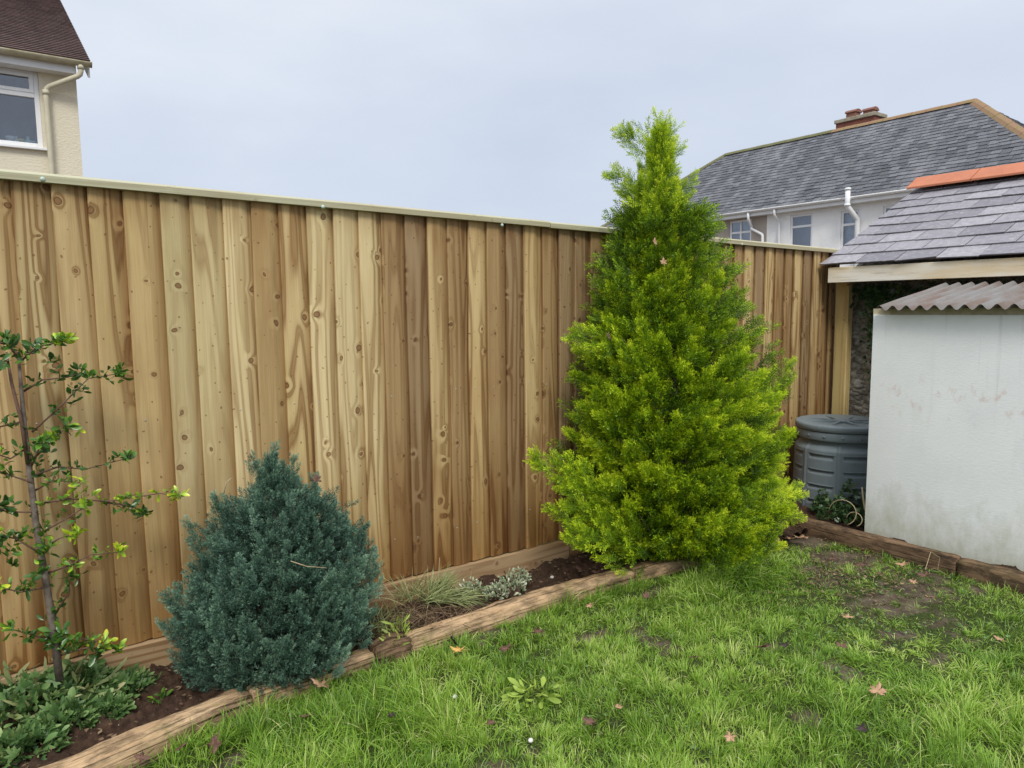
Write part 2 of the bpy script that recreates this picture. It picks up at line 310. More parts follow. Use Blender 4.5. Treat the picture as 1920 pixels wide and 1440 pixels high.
# ------------------------------------------------------------------ mesh helpers
class MB:
    def __init__(s): s.v = []; s.f = []; s.gc = {}; s.tint = {}; s.fo = {}; s.sm = []
    def add(s, vs, fs, gc=None, tint=None, fo=None, smooth=False):
        b = len(s.v)
        for i, p in enumerate(vs):
            s.v.append(tuple(p))
            if gc: s.gc[b+i] = gc[i] if isinstance(gc, list) else gc
            if tint: s.tint[b+i] = tint
            if fo: s.fo[b+i] = fo
        for f in fs: s.f.append([b+i for i in f]); s.sm.append(smooth)
        return s
    def box(s, x0, x1, y0, y1, z0, z1, **k):
        vs = [(x, y, z) for x in (x0, x1) for y in (y0, y1) for z in (z0, z1)]
        return s.add(vs, [(0, 1, 3, 2), (4, 6, 7, 5), (0, 4, 5, 1), (2, 3, 7, 6), (0, 2, 6, 4), (1, 5, 7, 3)], **k)
    def obox(s, o, ax, ay, az, **k):
        o = Vector(o); vs = [o+ax*i+ay*j+az*l for i in (0, 1) for j in (0, 1) for l in (0, 1)]
        return s.add(vs, [(0, 1, 3, 2), (4, 6, 7, 5), (0, 4, 5, 1), (2, 3, 7, 6), (0, 2, 6, 4), (1, 5, 7, 3)], **k)
    def prism(s, poly, axis, a, b, **k):
        def P(u, v, t): return {0: (t, u, v), 1: (u, t, v), 2: (u, v, t)}[axis]
        n = len(poly); vs = [P(u, v, a) for u, v in poly]+[P(u, v, b) for u, v in poly]
        return s.add(vs, [tuple(range(n)), tuple(range(2*n-1, n-1, -1))]+[(i, (i+1) % n, n+(i+1) % n, n+i) for i in range(n)], **k)
    def tube(s, pts, rad, n=8, cap=True, **k):
        pts = [Vector(p) for p in pts]; m = len(pts); vs = []
        if not isinstance(rad, (list, tuple)): rad = [rad]*m
        t0 = (pts[1]-pts[0]).normalized(); a = t0.orthogonal().normalized()
        for i, p in enumerate(pts):
            t = (pts[min(i+1, m-1)]-pts[max(i-1, 0)]).normalized()
            a = (a-t*a.dot(t)).normalized(); b = t.cross(a)
            for j in range(n):
                th = 2*math.pi*j/n; vs.append(p+(a*math.cos(th)+b*math.sin(th))*rad[i])
        fs = [(i*n+j, i*n+(j+1) % n, (i+1)*n+(j+1) % n, (i+1)*n+j) for i in range(m-1) for j in range(n)]
        if cap: fs += [tuple(range(n-1, -1, -1)), tuple((m-1)*n+j for j in range(n))]
        k.setdefault('smooth', True)
        return s.add(vs, fs, **k)
    def lathe(s, prof, n=48, c=(0, 0, 0), disp=None, **k):
        vs = []
        for r, z in prof:
            for j in range(n):
                th = 2*math.pi*j/n; q = r+(disp(th, z, r) if disp else 0)
                vs.append((c[0]+q*math.cos(th), c[1]+q*math.sin(th), c[2]+z))
        m = len(prof)
        fs = [(i*n+j, i*n+(j+1) % n, (i+1)*n+(j+1) % n, (i+1)*n+j) for i in range(m-1) for j in range(n)]
        fs += [tuple(range(n-1, -1, -1)), tuple((m-1)*n+j for j in range(n))]
        k.setdefault('smooth', True)
        return s.add(vs, fs, **k)
    def build(s, name, mat, parent=None, bevel=0, origin=None):
        me = bpy.data.meshes.new(name)
        off = Vector(origin) if origin is not None else (parent_loc(parent) if parent else Vector((0, 0, 0)))
        me.from_pydata([tuple(Vector(p)-off) for p in s.v], [], s.f)
        me.polygons.foreach_set('use_smooth', s.sm)
        nv = len(s.v)
        for nm, dct, ty, dim, dv in (('gc', s.gc, 'FLOAT_VECTOR', 3, (0, 0, 0)), ('fo', s.fo, 'FLOAT_VECTOR', 3, (.5, .5, .5)), ('tint', s.tint, 'FLOAT_COLOR', 4, (.5, .4, .25, 1))):
            if not dct: continue
            a = me.attributes.new(nm, ty, 'POINT')
            arr = np.array([tuple(dct.get(i, dv))[:3]+((1,) if dim == 4 else ()) for i in range(nv)], dtype=np.float32)
            a.data.foreach_set('color' if dim == 4 else 'vector', arr.ravel())
        me.materials.append(MAT[mat] if isinstance(mat, str) else mat)
        o = bpy.data.objects.new(name, me); COL.objects.link(o)
        if parent:
            o.parent = parent
        elif origin is not None: o.location = off
        if bevel:
            b = o.modifiers.new('bevel', 'BEVEL'); b.width = bevel; b.segments = 2; b.limit_method = 'ANGLE'; b.angle_limit = R(40)
        return o
def parent_loc(o):
    l = Vector((0, 0, 0))
    while o: l += o.location; o = o.parent
    return l
def thing(name, loc, label, cat, group=None):
    o = bpy.data.objects.new(name, None); COL.objects.link(o); o.location = loc; o.empty_display_size = .2
    return tag(o, label, cat, group)
def tag(o, label=None, cat=None, group=None, kind=None):
    if label: o['label'] = label
    if cat: o['category'] = cat
    if group: o['group'] = group
    if kind: o['kind'] = kind
    return o
def np_mesh(name, V, Q, mat, parent=None, fo=None, extra=None):
    """V (N,3) float, Q (M,4) int"""
    me = bpy.data.meshes.new(name)
    off = parent_loc(parent) if parent else Vector((0, 0, 0))
    V = V - np.array(off)
    me.vertices.add(len(V)); me.vertices.foreach_set('co', V.astype(np.float32).ravel())
    k = Q.shape[1]
    me.loops.add(Q.size); me.loops.foreach_set('vertex_index', Q.astype(np.int32).ravel())
    me.polygons.add(len(Q)); me.polygons.foreach_set('loop_start', np.arange(0, Q.size, k, dtype=np.int32)); me.polygons.foreach_set('loop_total', np.full(len(Q), k, dtype=np.int32))
    me.update(calc_edges=True)
    if fo is not None:
        a = me.attributes.new('fo', 'FLOAT_VECTOR', 'POINT'); a.data.foreach_set('vector', fo.astype(np.float32).ravel())
    for nm, arr in (extra or {}).items():
        a = me.attributes.new(nm, 'FLOAT', 'POINT'); a.data.foreach_set('value', arr.astype(np.float32).ravel())
    me.materials.append(MAT[mat]); o = bpy.data.objects.new(name, me); COL.objects.link(o)
    if parent: o.parent = parent
    return o
def frames(d, roll=None):
    """rotation matrices (N,3,3) whose third column is d"""
    d = d/np.linalg.norm(d, axis=1, keepdims=True); n = len(d)
    ref = np.tile([0.0, 0, 1], (n, 1)); ref[np.abs(d[:, 2]) > .95] = [1, 0, 0]
    a = np.cross(ref, d); a /= np.linalg.norm(a, axis=1, keepdims=True); b = np.cross(d, a)
    if roll is None: roll = rg.uniform(0, 2*np.pi, n)
    c, s = np.cos(roll)[:, None], np.sin(roll)[:, None]
    a2 = a*c+b*s; b2 = -a*s+b*c
    return np.stack([a2, b2, d], axis=2)
def scatter(temps, pos, dirs, scale, r1, r2, roll=None):
    """temps: list of (V, Q, t) templates; returns V, Q, fo"""
    M = frames(dirs, roll); n = len(pos); which = rg.integers(0, len(temps), n)
    Vs, Qs, Fs = [], [], []; base = 0
    for k, (tv, tq, tt) in enumerate(temps):
        ix = np.where(which == k)[0]
        if not len(ix): continue
        v = np.einsum('nij,vj->nvi', M[ix], tv)*scale[ix, None, None]+pos[ix, None, :]
        q = tq[None]+(np.arange(len(ix))*len(tv))[:, None, None]+base
        fo = np.stack([np.repeat(r1[ix][:, None], len(tv), 1), np.repeat(tt[None], len(ix), 0), np.repeat(r2[ix][:, None], len(tv), 1)], axis=2)
        Vs.append(v.reshape(-1, 3)); Qs.append(q.reshape(-1, tq.shape[1])); Fs.append(fo.reshape(-1, 3)); base += len(ix)*len(tv)
    return np.concatenate(Vs), np.concatenate(Qs), np.concatenate(Fs)
def join_np(*parts):
    V = []; Q = []; Fo = []; b = 0
    for v, q, f in parts: V.append(v); Q.append(q+b); Fo.append(f); b += len(v)
    return np.concatenate(V), np.concatenate(Q), np.concatenate(Fo)
_h = np.random.default_rng(3).random((64, 64))
def vnoise(x, y):
    x = np.asarray(x, float); y = np.asarray(y, float)
    xi = np.floor(x).astype(int); yi = np.floor(y).astype(int); fx = x-xi; fy = y-yi
    fx = fx*fx*(3-2*fx); fy = fy*fy*(3-2*fy); g = lambda a, b: _h[a % 64, b % 64]
    return (g(xi, yi)*(1-fx)+g(xi+1, yi)*fx)*(1-fy)+(g(xi, yi+1)*(1-fx)+g(xi+1, yi+1)*fx)*fy
def fbm(x, y, o=4): return sum(vnoise(x*2**i+7*i, y*2**i+3*i)/2**i for i in range(o))/sum(1/2**i for i in range(o))

# ------------------------------------------------------------------ shared shapes
def ribbon_arr(p0, p1, w, nrm):
    """diamond shaped leaflet from p0 to p1"""
    d = p1-p0; s = np.cross(d, nrm); s = s/(np.linalg.norm(s)+1e-9)*w*.5
    m = p0+d*.4
    return [p0, m+s, p1, m-s]
def spray(seed, n1=20, n2=7, side=.40, ang=42, leaf=.085, wid=.021, flat=.35, droop=.12):
    r = np.random.default_rng(seed); V = []; Tt = []
    axis = lambda t: np.array([droop*t*t*.6, 0, t])
    for i in range(n1):
        t = .06+.92*i/n1; p = axis(t)
        L = side*(1-t)**.75*(.75+.5*r.random())+.05
        ph = (0 if i % 2 else math.pi)+r.normal(0, flat*2)
        a = R(ang+r.normal(0, 8))
        d = np.array([math.cos(ph)*math.sin(a), math.sin(ph)*math.sin(a), math.cos(a)])
        nr = np.cross(d, [0, 0, 1]); nr /= np.linalg.norm(nr)
        k = max(2, int(n2*L/side+1))
        for j in range(k+1):
            q = p+d*L*(j+.3)/(k+1)+np.array([0, 0, .10*L*((j/(k+1))**2)])
            if j == k: dd = d; ll = leaf*1.15
            else:
                sg = 1 if j % 2 else -1
                sd = np.cross(nr, d)
                dd = d*.8+sd*sg*.62+nr*r.normal(0, .25); dd /= np.linalg.norm(dd); ll = leaf*(.8+.5*r.random())
            nn = nr+r.normal(0, .45, 3)
            V += ribbon_arr(q, q+dd*ll, wid*(.8+.4*r.random()), nn)
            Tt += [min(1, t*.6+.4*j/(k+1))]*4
    for j in range(6):
        q = axis(.8+.03*j); dd = np.array([r.normal(0, .35), r.normal(0, .35), 1]); dd /= np.linalg.norm(dd)
        V += ribbon_arr(q, q+dd*leaf*1.2, wid, r.normal(0, 1, 3)); Tt += [1]*4
    V = np.array(V); return V, np.arange(len(V)).reshape(-1, 4), np.array(Tt)
def leaf_temp(w=.42, fold=.12, curl=.15, obov=.6):
    """leaf of length 1 along +Z, folded on its midrib: 4 quads"""
    st = [(0, .0), (.2, .30), (obov, 1.0), (1.0, .0)]
    V = []; T = []
    for t, ww in [(0, .04), (.3, .62), (obov, 1.0), (.88, .62), (1.0, .03)]:
        y = -curl*t*t
        V += [(-w*.5*ww, y+fold*ww*.5, t), (0, y, t), (w*.5*ww, y+fold*ww*.5, t)]; T += [t]*3
    Q = []
    for i in range(4):
        for j in range(2): Q.append((i*3+j, i*3+j+1, (i+1)*3+j+1, (i+1)*3+j))
    return np.array(V, float), np.array(Q), np.array(T, float)
def lobed_temp(n=5, w=1.0, cup=.15, spread=150):
    """palmately lobed leaf, stalk end at the origin, growing along +Z: quads fan"""
    V = [(0, 0, 0)]; T = [0]; Q = []
    for i in range(n):
        a = R(-spread/2+spread*i/(n-1)); L = 1-.28*abs(i-(n-1)/2)/((n-1)/2)
        da = R(spread/(n-1)/2)
        for aa, ll in ((a-da*1.0, .50), (a-da*.45, .78*L), (a, L), (a+da*.45, .78*L), (a+da*1.0, .50)):
            V.append((math.sin(aa)*ll*w, cup*ll*ll*(.6 if ll > .7 else 1.3), math.cos(aa)*ll)); T.append(ll)
        b = 1+5*i; Q += [(0, b, b+1, b+2), (0, b+2, b+3, b+4)]
    return np.array(V, float), np.array(Q), np.array(T, float)
LEAF = [leaf_temp(.45, .15, .15), leaf_temp(.38, .1, .25), leaf_temp(.5, .18, .05)]
NARROW = [leaf_temp(.2, .05, .2), leaf_temp(.16, .05, .35), leaf_temp(.2, .05, -.1)]
LOBED = [lobed_temp(5), lobed_temp(5, .9, .3), lobed_temp(7, 1, .1, 210)]
def unit(a): return a/np.linalg.norm(a, axis=-1, keepdims=True)

# ================================================================== SETTING: ground, beds
def bare_map(x, y):
    b = np.zeros_like(x)
    for px, py, sx, sy, a in ((1590, 1052, .30, .22, 1.05), (1660, 1085, .35, .16, .7), (1530, 1010, .25, .15, 1.1), (1690, 1190, .14, .09, .9), (1110, 1192, .16, .06, .9), (1010, 1185, .07, .05, .8),
                              (830, 1335, .07, .05, .9), (810, 1285, .08, .04, .8), (640, 1310, .05, .03, .8), (1445, 1217, .09, .05, 1.0), (60, 1430, .1, .1, .6), (1250, 1248, .05, .04, .5), (1760, 1240, .22, .09, .5),
                              (1850, 1160, .2, .08, .4), (430, 1425, .09, .04, .8), (1160, 1130, .08, .05, .5), (1180, 1330, .06, .04, .4), (900, 1310, .07, .04, .5), (1300, 1215, .05, .03, .5), (980, 1420, .06, .03, .4)):
        p = gp(px, py); b = np.maximum(b, a*np.exp(-((x-p.x)/sx)**2-((y-p.y)/sy)**2))
    q = gp(1690, 1120); b = np.maximum(b, .78*np.exp(-((x-q.x)/.55)**2-((y-q.y)/.40)**2)*np.clip(.2+1.6*fbm(x*8+5, y*8), 0, 1.3))
    n = fbm(x*5, y*5)
    b = b*(.25+1.4*n)*(.55+.9*vnoise(x*26, y*26))
    b = np.maximum(b, np.clip((fbm(x*4.5+9, y*4.5+2)-.60)*4.0, 0, .6))
    b = np.where((x < -1) | (x > 5.5) | (y < -.3) | (y > 3.3), .8, b)
    return b
def ground():
    ax = np.concatenate([[-400, -100, -30, -10, -5, -2.5], np.arange(-1.0, 5.6, .03), [6.5, 8, 12, 20, 40, 120, 400]])
    ay = np.concatenate([[-400, -100, -30, -10, -4, -2, -1], np.arange(-.3, 3.3, .03), [4, 5.5, 8, 12, 20, 60, 400]])
    X, Y = np.meshgrid(ax, ay, indexing='ij'); near = (X > -1) & (X < 5.5) & (Y > -.3) & (Y < 3.2)
    Z = np.where(near, (fbm(X*4, Y*4)-.5)*.030+(vnoise(X*22, Y*22)-.5)*.008, 0)
    Z = np.where(Y > 2.9, -.02, Z)
    n, m = len(ax), len(ay); V = np.stack([X, Y, Z], 2).reshape(-1, 3)
    i, j = np.meshgrid(np.arange(n-1), np.arange(m-1), indexing='ij'); b = (i*m+j).ravel()
    Q = np.stack([b, b+m, b+m+1, b+1], 1)
    o = np_mesh('lawn', V, Q, 'lawn', extra={'bare': bare_map(V[:, 0], V[:, 1])}); tag(o, kind='structure')
    for p in o.data.polygons: pass
ground()
def edge_y(x):   # lawn side of the edging timbers
    return np.interp(x, [-.6, .1, .45, .75, 1.3, 2.0, 2.6, 3.3, 3.75], [2.38, 2.42, 2.50, 2.565, 2.58, 2.60, 2.60, 2.50, 2.42])
def soil_bed(name, x0, x1, yfun0, y1, z, step=.01):
    xs = np.arange(x0, x1+.001, step); m = 70
    t = np.linspace(0, 1, m); X = np.repeat(xs[:, None], m, 1); Y0 = yfun0(xs)[:, None]; Y = Y0+(y1-Y0)*t
    Z = z+(fbm(X*7, Y*7)-.5)*.07+(vnoise(X*34, Y*34)-.5)*.034+(vnoise(X*70, Y*70)-.5)*.020
    n = len(xs); V = np.stack([X, Y, Z], 2).reshape(-1, 3)
    i, j = np.meshgrid(np.arange(n-1), np.arange(m-1), indexing='ij'); b = (i*m+j).ravel()
    o = np_mesh(name, V, np.stack([b, b+m, b+m+1, b+1], 1), 'soil'); tag(o, kind='structure')
soil_bed('flower_bed_soil', -.9, 4.2, lambda x: edge_y(x)+.05, 3.2, .035)
soil_bed('corner_soil', 4.2, 5.5, lambda x: x*0+1.2, 3.2, .055)

# edging timbers
def timber(pts, w, h, name, mat, label, group, rough=.006, ztop=None, skew=0):
    """rough sawn timber following pts (x, y, ztop) of its lawn side"""
    mb = MB(); P = [Vector((p[0], p[1], p[2])) for p in pts]
    # resample
    segs = []; 
    for a, b in zip(P[:-1], P[1:]):
        k = max(2, int((b-a).length/.025))
        for i in range(k): segs.append(a+(b-a)*(i/k))
    segs.append(P[-1]); n = len(segs); prof = []
    for i, t in enumerate(np.linspace(0, 2*math.pi, 20, endpoint=False)):
        c, s_ = math.cos(t), math.sin(t); q = 4.0
        prof.append((math.copysign(abs(c)**(2/q), c), math.copysign(abs(s_)**(2/q), s_)))
    vs = []; gc = []; L = 0; off = rnd.random()*20; r = random.Random(name+label)
    for i, p in enumerate(segs):
        t = (segs[min(i+1, n-1)]-segs[max(i-1, 0)]).normalized(); side = Vector((-t.y, t.x, 0)).normalized()
        if i: L += (segs[i]-segs[i-1]).length
        e = .93 if i in (0, n-1) else 1
        for j, (u, v) in enumerate(prof):
            k = (vnoise(L*9+off, j*1.7+off)-.5)*rough*2.4+(vnoise(L*40+off, j*3.1)-.5)*rough*.9
            q = p+side*(w/2+u*(w/2*e+k))+Vector((0, 0, -h/2+v*(h/2*e+k)))
            vs.append(q); gc.append((u*w*.5+off, v*h*.5+off*.3, L))
    m = len(prof)
    fs = [(i*m+j, i*m+(j+1) % m, (i+1)*m+(j+1) % m, (i+1)*m+j) for i in range(n-1) for j in range(m)]
    fs += [tuple(range(m-1, -1, -1)), tuple((n-1)*m+j for j in range(m))]
    mb.add(vs, fs, gc=gc, smooth=True)
    o = mb.build(name, mat, origin=(segs[0].x, segs[0].y, 0)); tag(o, label, 'timber edging', group); return o
G = 'timber edging round the flower bed'
def ey(x, z): return (x, float(edge_y(x)), z)
def xof(px, py): return gp(px, py).x
timber([ey(-.75, .075), ey(.1, .080), ey(.55, .078), ey(.665, .070)], .105, .12, 'edging_timber', 'sleeper', 'pale orange rough edging log at the bottom left corner in front of the weeds', G)
timber([ey(.675, .066), ey(.9, .060), ey(1.16, .062)], .10, .10, 'edging_timber', 'sleeper', 'short edging log lying under the front of the blue conifer', G)
timber([ey(1.17, .075), ey(1.26, .080), ey(1.33, .072)], .11, .11, 'edging_timber', 'oldsleeper', 'short stub of edging with dark knotted end beside the yellow fallen leaf', G, rough=.012)
timber([ey(1.34, .070), ey(1.9, .075), ey(2.4, .070), ey(2.66, .062)], .105, .11, 'edging_timber', 'sleeper', 'long orange edging log in front of the variegated plant', G)
timber([ey(2.68, .062), ey(3.2, .064), ey(3.72, .056)], .10, .10, 'edging_timber', 'sleeper', 'edging log ending under the right side of the yellow green conifer', G)
timber([(4.17, -1.2, .096), (4.165, 1.3, .096), (4.165, 1.62, .094)][::-1], -.085, .12, 'old_sleeper', 'oldsleeper', 'dark rotten sleeper on the lawn side of the white board, nearest the camera', 'dark sleepers in front of the lean-to', rough=.005)
timber([(4.165, 1.63, .098), (4.17, 2.62, .094)][::-1], -.085, .12, 'old_sleeper', 'oldsleeper', 'brown sleeper running from the conifer past the bin to the white board', 'dark sleepers in front of the lean-to', rough=.005)

# ================================================================== FENCE
FY = 3.08
ztop = lambda x: 1.943-.0118*x
zbot = lambda x: .160-.010*x
fence = thing('wooden_fence', (0, FY, 0), 'long new pale brown vertical board fence with capping rail, running behind both conifers', 'fence')
TAN, OLV, PALE, BRN, GRY, ORG = (.60, .445, .22), (.58, .465, .245), (.71, .575, .315), (.41, .275, .13), (.36, .25, .135), (.54, .39, .185)
tints = {-3: TAN, -2: OLV, -1: TAN, 0: OLV, 1: TAN, 2: ORG, 3: ORG, 4: OLV, 5: OLV, 6: PALE, 7: ORG, 8: TAN, 9: PALE, 10: PALE, 11: PALE, 12: BRN, 13: GRY, 14: TAN, 15: BRN, 16: TAN, 17: BRN,
         18: GRY, 19: TAN, 20: BRN, 21: GRY, 22: GRY, 23: BRN}
panels = {0: MB(), 1: MB(), 2: MB()}
xs = [.075+.1165*k+rnd.uniform(-.006, .006) for k in range(-9, 46)]
for k, (xa, xb) in enumerate(zip(xs[:-1], xs[1:])):
    idx = k-9
    if xb > 5.37: xb = 5.37
    c = tints.get(idx, [TAN, BRN, GRY, BRN, TAN][(idx*7) % 5])
    kk = rnd.uniform(.92, 1.05); c = tuple(v*kk for v in c)
    pn = panels[0 if xa < .15 else 1 if xa < 2.52 else 2]
    lean = rnd.uniform(-.004, .004); bow = rnd.uniform(-.004, .004); sh = rnd.random()*40
    zs = np.linspace(0, 1, 9); V = []; GC = []; FO = []
    yf = FY-.027+rnd.uniform(-.004, .002); 
    for t in zs:
        z0, z1 = zbot(xa)-.002+.006*rnd.random()*(t == 0), ztop(xa)-.012
        z = z0+(z1-z0)*t; dx = lean*(t-.5)*2+bow*math.sin(math.pi*t)+rnd.uniform(-.0008, .0008)
        cup = .0025*math.sin(t*5+sh)
        # cross-section: thick proud left edge, thin right edge tucked under the next board
        for (ux, uy) in ((0.0005, 0.015), (0, .003), (.005, 0), ((xb-xa)*.62, .0035+cup), (xb-xa+.012, .0215)):
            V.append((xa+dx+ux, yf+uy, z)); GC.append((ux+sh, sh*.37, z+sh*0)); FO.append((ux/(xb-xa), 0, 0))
    fs = [(i*5+j, i*5+j+1, (i+1)*5+j+1, (i+1)*5+j) for i in range(8) for j in range(4)]
    fs = [tuple(reversed(f)) for f in fs]
    GC = [(g[0]+sh*3, g[1], g[2]) for g in GC]
    V += [(v[0], FY-.001, v[2]) for v in V[:5]]+[(v[0], FY-.001, v[2]) for v in V[40:45]]; GC += GC[:5]+GC[40:45]; FO += FO[:5]+FO[40:45]
    fs += [(j, j+1, 45+j+1, 45+j) for j in range(4)]+[(40+j+1, 40+j, 50+j, 50+j+1) for j in range(4)]
    b0_ = len(pn.v); pn.add(V, fs, gc=GC, tint=c)
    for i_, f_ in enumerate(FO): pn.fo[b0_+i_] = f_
for k, pn in panels.items():
    pn.box((-.97, .15, 2.52)[k]+.002, (.15, 2.52, 5.37)[k], FY-.0005, FY+.012, .13, 1.86, gc=(1, 1, 1), tint=BRN)
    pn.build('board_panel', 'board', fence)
# gravel boards
for x0, x1, c in ((-1.0, .125, (.40, .28, .16)), (.130, 2.572, (.42, .29, .165)), (2.577, 5.37, (.33, .21, .115))):
    mb = MB(); n = 12
    xs_ = np.linspace(x0, x1, n); vs = []; gc = []; sh = rnd.random()*9
    for x in xs_:
        for y, z in ((FY-.045, -.02), (FY-.045, zbot(x)-.006), (FY-.043, zbot(x)-.003), (FY-.018, zbot(x)-.003), (FY-.018, -.02)):
            vs.append((x, y, z)); gc.append((z+sh+y, sh, x))
    fs = [tuple(reversed((i*5+j, i*5+(j+1) % 5, (i+1)*5+(j+1) % 5, (i+1)*5+j))) for i in range(n-1) for j in range(5)]+[(0, 1, 2, 3, 4), tuple((n-1)*5+4-j for j in range(5))]
    mb.add(vs, fs, gc=gc, tint=c); mb.build('gravel_board', 'gravel', fence)
# capping rail
for x0, x1, dz in ((-1.0, 2.438, 0), (2.442, 5.40, -.003)):
    mb = MB(); vs = []; gc = []; n = 20; sh = rnd.random()*9
    pf = [(-.062, -.036), (-.062, -.013), (-.058, -.009), (-.030, 0), (.030, 0), (.055, -.010), (.055, -.036)]
    for x in np.linspace(x0, x1, n):
        for y, z in pf: vs.append((x, FY+.01+y+(vnoise(x*3, 1)-.5)*.004, ztop(x)+dz+z)); gc.append((y+z+sh, sh, x))
    m = len(pf)
    fs = [tuple(reversed((i*m+j, i*m+(j+1) % m, (i+1)*m+(j+1) % m, (i+1)*m+j))) for i in range(n-1) for j in range(m)]+[tuple(range(m)), tuple((n-1)*m+m-1-j for j in range(m))]
    mb.add(vs, fs, gc=gc, tint=(.46, .45, .31)); mb.build('capping_rail', 'cap', fence)
for px, py in ((80, 336), (606, 388), (942, 422), (1392, 458)):
    p = on(1, FY-.055, px, py); mb = MB(); mb.tube([(p.x, FY-.051, p.z), (p.x, FY-.056, p.z), (p.x+.001, FY-.0585, p.z)], [.009, .008, .003], 10)
    mb.build('screw_cap', 'capgreen', fence)
for k, xa in enumerate(xs[:-1]):
    for zn in (1.045, .34):
        if -.1 < xa < 2.6:
            zz_ = zn+rnd.uniform(-.012, .012); xn = xa+.026+rnd.uniform(-.005, .005); mb = MB(); mb.tube([(xn, FY-.0275, zz_), (xn, FY-.010, zz_)], [.0028, .0028], 8); mb.build('nail', 'steel', fence)
mb = MB()
for z0, z1 in ((-.02, .6), (.6, 1.2), (1.2, 1.66)):
    for x0, x1, y0, y1 in ((5.30, 5.37, 2.955, 3.055),):
        pass
vs = []; gc = []; pf = [(5.202, 3.005), (5.198, 2.910), (5.204, 2.903), (5.262, 2.903), (5.268, 2.908), (5.268, 3.005)]
for z in np.linspace(-.02, 1.72, 10):
    for x, y in pf: vs.append((x, y, z)); gc.append((x+y*1.0+4, 3, z+2))
fs = [(i*6+j, i*6+(j+1) % 6, (i+1)*6+(j+1) % 6, (i+1)*6+j) for i in range(9) for j in range(6)]+[tuple(range(5, -1, -1)), tuple(54+j for j in range(6))]
mb.add(vs, fs, gc=gc, tint=(.60, .47, .22)); mb.build('post', 'post', fence)

# ================================================================== OUTBUILDING with slate roof
ob = thing('stone_outbuilding', (5.5, 2.0, 0), 'low rubble stone outbuilding with grey slate roof and orange ridge tiles, behind the lean-to', 'outbuilding')
mb = MB()
gx = np.arange(-1.5, 3.0, .03); gz = np.arange(-.02, 1.72, .03); vs = []
for y in gx:
    for z in gz:
        vs.append((5.335-(fbm(y*9, z*12)-.5)*.07-(vnoise(y*26, z*30)-.5)*.03, float(y), float(z)))
m = len(gz); fs = [((i*m+j), i*m+j+1, (i+1)*m+j+1, (i+1)*m+j) for i in range(len(gx)-1) for j in range(m-1)]
mb.add(vs, fs, smooth=True); mb.box(5.35, 7.85, -1.5, 3.0, -.02, 1.70)
mb.prism([(5.35, 1.703), (7.57, 1.703), (6.46, 2.33)], 1, -1.45, 2.98); mb.build('wall', 'rubble', ob)
e0 = Vector((5.0, 3.03, 1.735)); rt = Vector((6.46, 3.03, 2.435)); vdir = (rt-e0).normalized(); slope_len = (rt-e0).length
nrm = Vector((-vdir.z, 0, vdir.x))
def slates(mb, org, u, v, n, rows, gauge, wid, th, keep, jit=.006, lap=1.35, rseed=1, slip=0, breakp=0, var=1.0, gp_=.0015):
    r = random.Random(rseed)
    for i in range(rows):
        U0 = -(.5*wid if i % 2 else 0)
        k = 0; pos = U0
        while pos < keep['L']:
            w_ = wid*r.uniform(.94, 1.06); a, b = max(pos, 0), min(pos+w_, keep['L']); pos += w_
            if b-a < .03: continue
            vv = i*gauge+r.uniform(-jit, jit)
            if 'f' in keep and not keep['f']((a+b)/2, vv+gauge*.5): continue
            if r.random() < slip: vv -= gauge*r.uniform(.1, .3)
            lift = th*(1.6+r.uniform(0, .6)*var); tl = r.uniform(-.35, .35)*th*var
            o = org+u*(a+gp_)+v*vv; L = gauge*lap; up = (b-a-gp_*2)
            p = [o+n*(lift+tl), o+u*up+n*(lift-tl), o+u*up+v*L+n*.15*th, o+v*L+n*.15*th]
            if r.random() < breakp:
                p[0] = p[0]+v*gauge*r.uniform(.05, .18)
            elif r.random() < breakp: p[1] = p[1]+v*gauge*r.uniform(.05, .18)
            vs = p+[q-n*th for q in p]; c = (r.random(), .5, .5)
            mb.add(vs, [(0, 1, 2, 3), (7, 6, 5, 4), (0, 4, 5, 1), (1, 5, 6, 2), (2, 6, 7, 3), (3, 7, 4, 0)], fo=c)
U = Vector((0, -1, 0))
mb = MB(); mb.obox(e0+vdir*.05+U*.04+nrm*(-.016), U*4.6, vdir*(slope_len-.05), nrm*.012, fo=(.1, .5, .5))
slates(mb, e0, U, vdir, nrm, 9, slope_len/8.85, .272, .007, {'L': 4.6}, jit=.006, rseed=5, slip=.05, breakp=.16, gp_=.003)
roof = mb.build('roof', 'slate', ob)
v2 = Vector((-vdir.x, 0, vdir.z)); e2 = Vector((7.92, 3.03, 1.735)); mb = MB()
mb.obox(e2+U*.04, U*4.6, v2*(slope_len+.0), Vector((vdir.z, 0, vdir.x))*.012, fo=(.4, .5, .5)); mb.build('roof', 'slate', ob)
yy = 3.035
for L in (.49, .47, .45, .45, .45, .45):
    mb = MB(); a = Vector((7.0, yy, 2.588)); w_ = .185; hh = w_*.53
    pf = [(-w_, -hh-.0), (-w_*.12, -.004), (0, .002), (w_*.12, -.004), (w_, -hh), (w_, -hh-.018), (0, -.022), (-w_, -hh-.018)]
    mb.prism([(6.46+p[0], 2.518+p[1]) for p in pf], 1, yy-L+.006, yy); mb.build('ridge_tile', 'terracotta', roof, bevel=.003); yy -= L
mb = MB(); mb.box(5.022, 5.046, -1.4, 2.97, 1.612, 1.722); mb.build('fascia', 'fascia', ob, bevel=.003)
mb = MB(); mb.box(5.048, 6.3, 2.945, 2.968, 1.62, 1.715); mb.build('barge_board', 'fascia', ob)

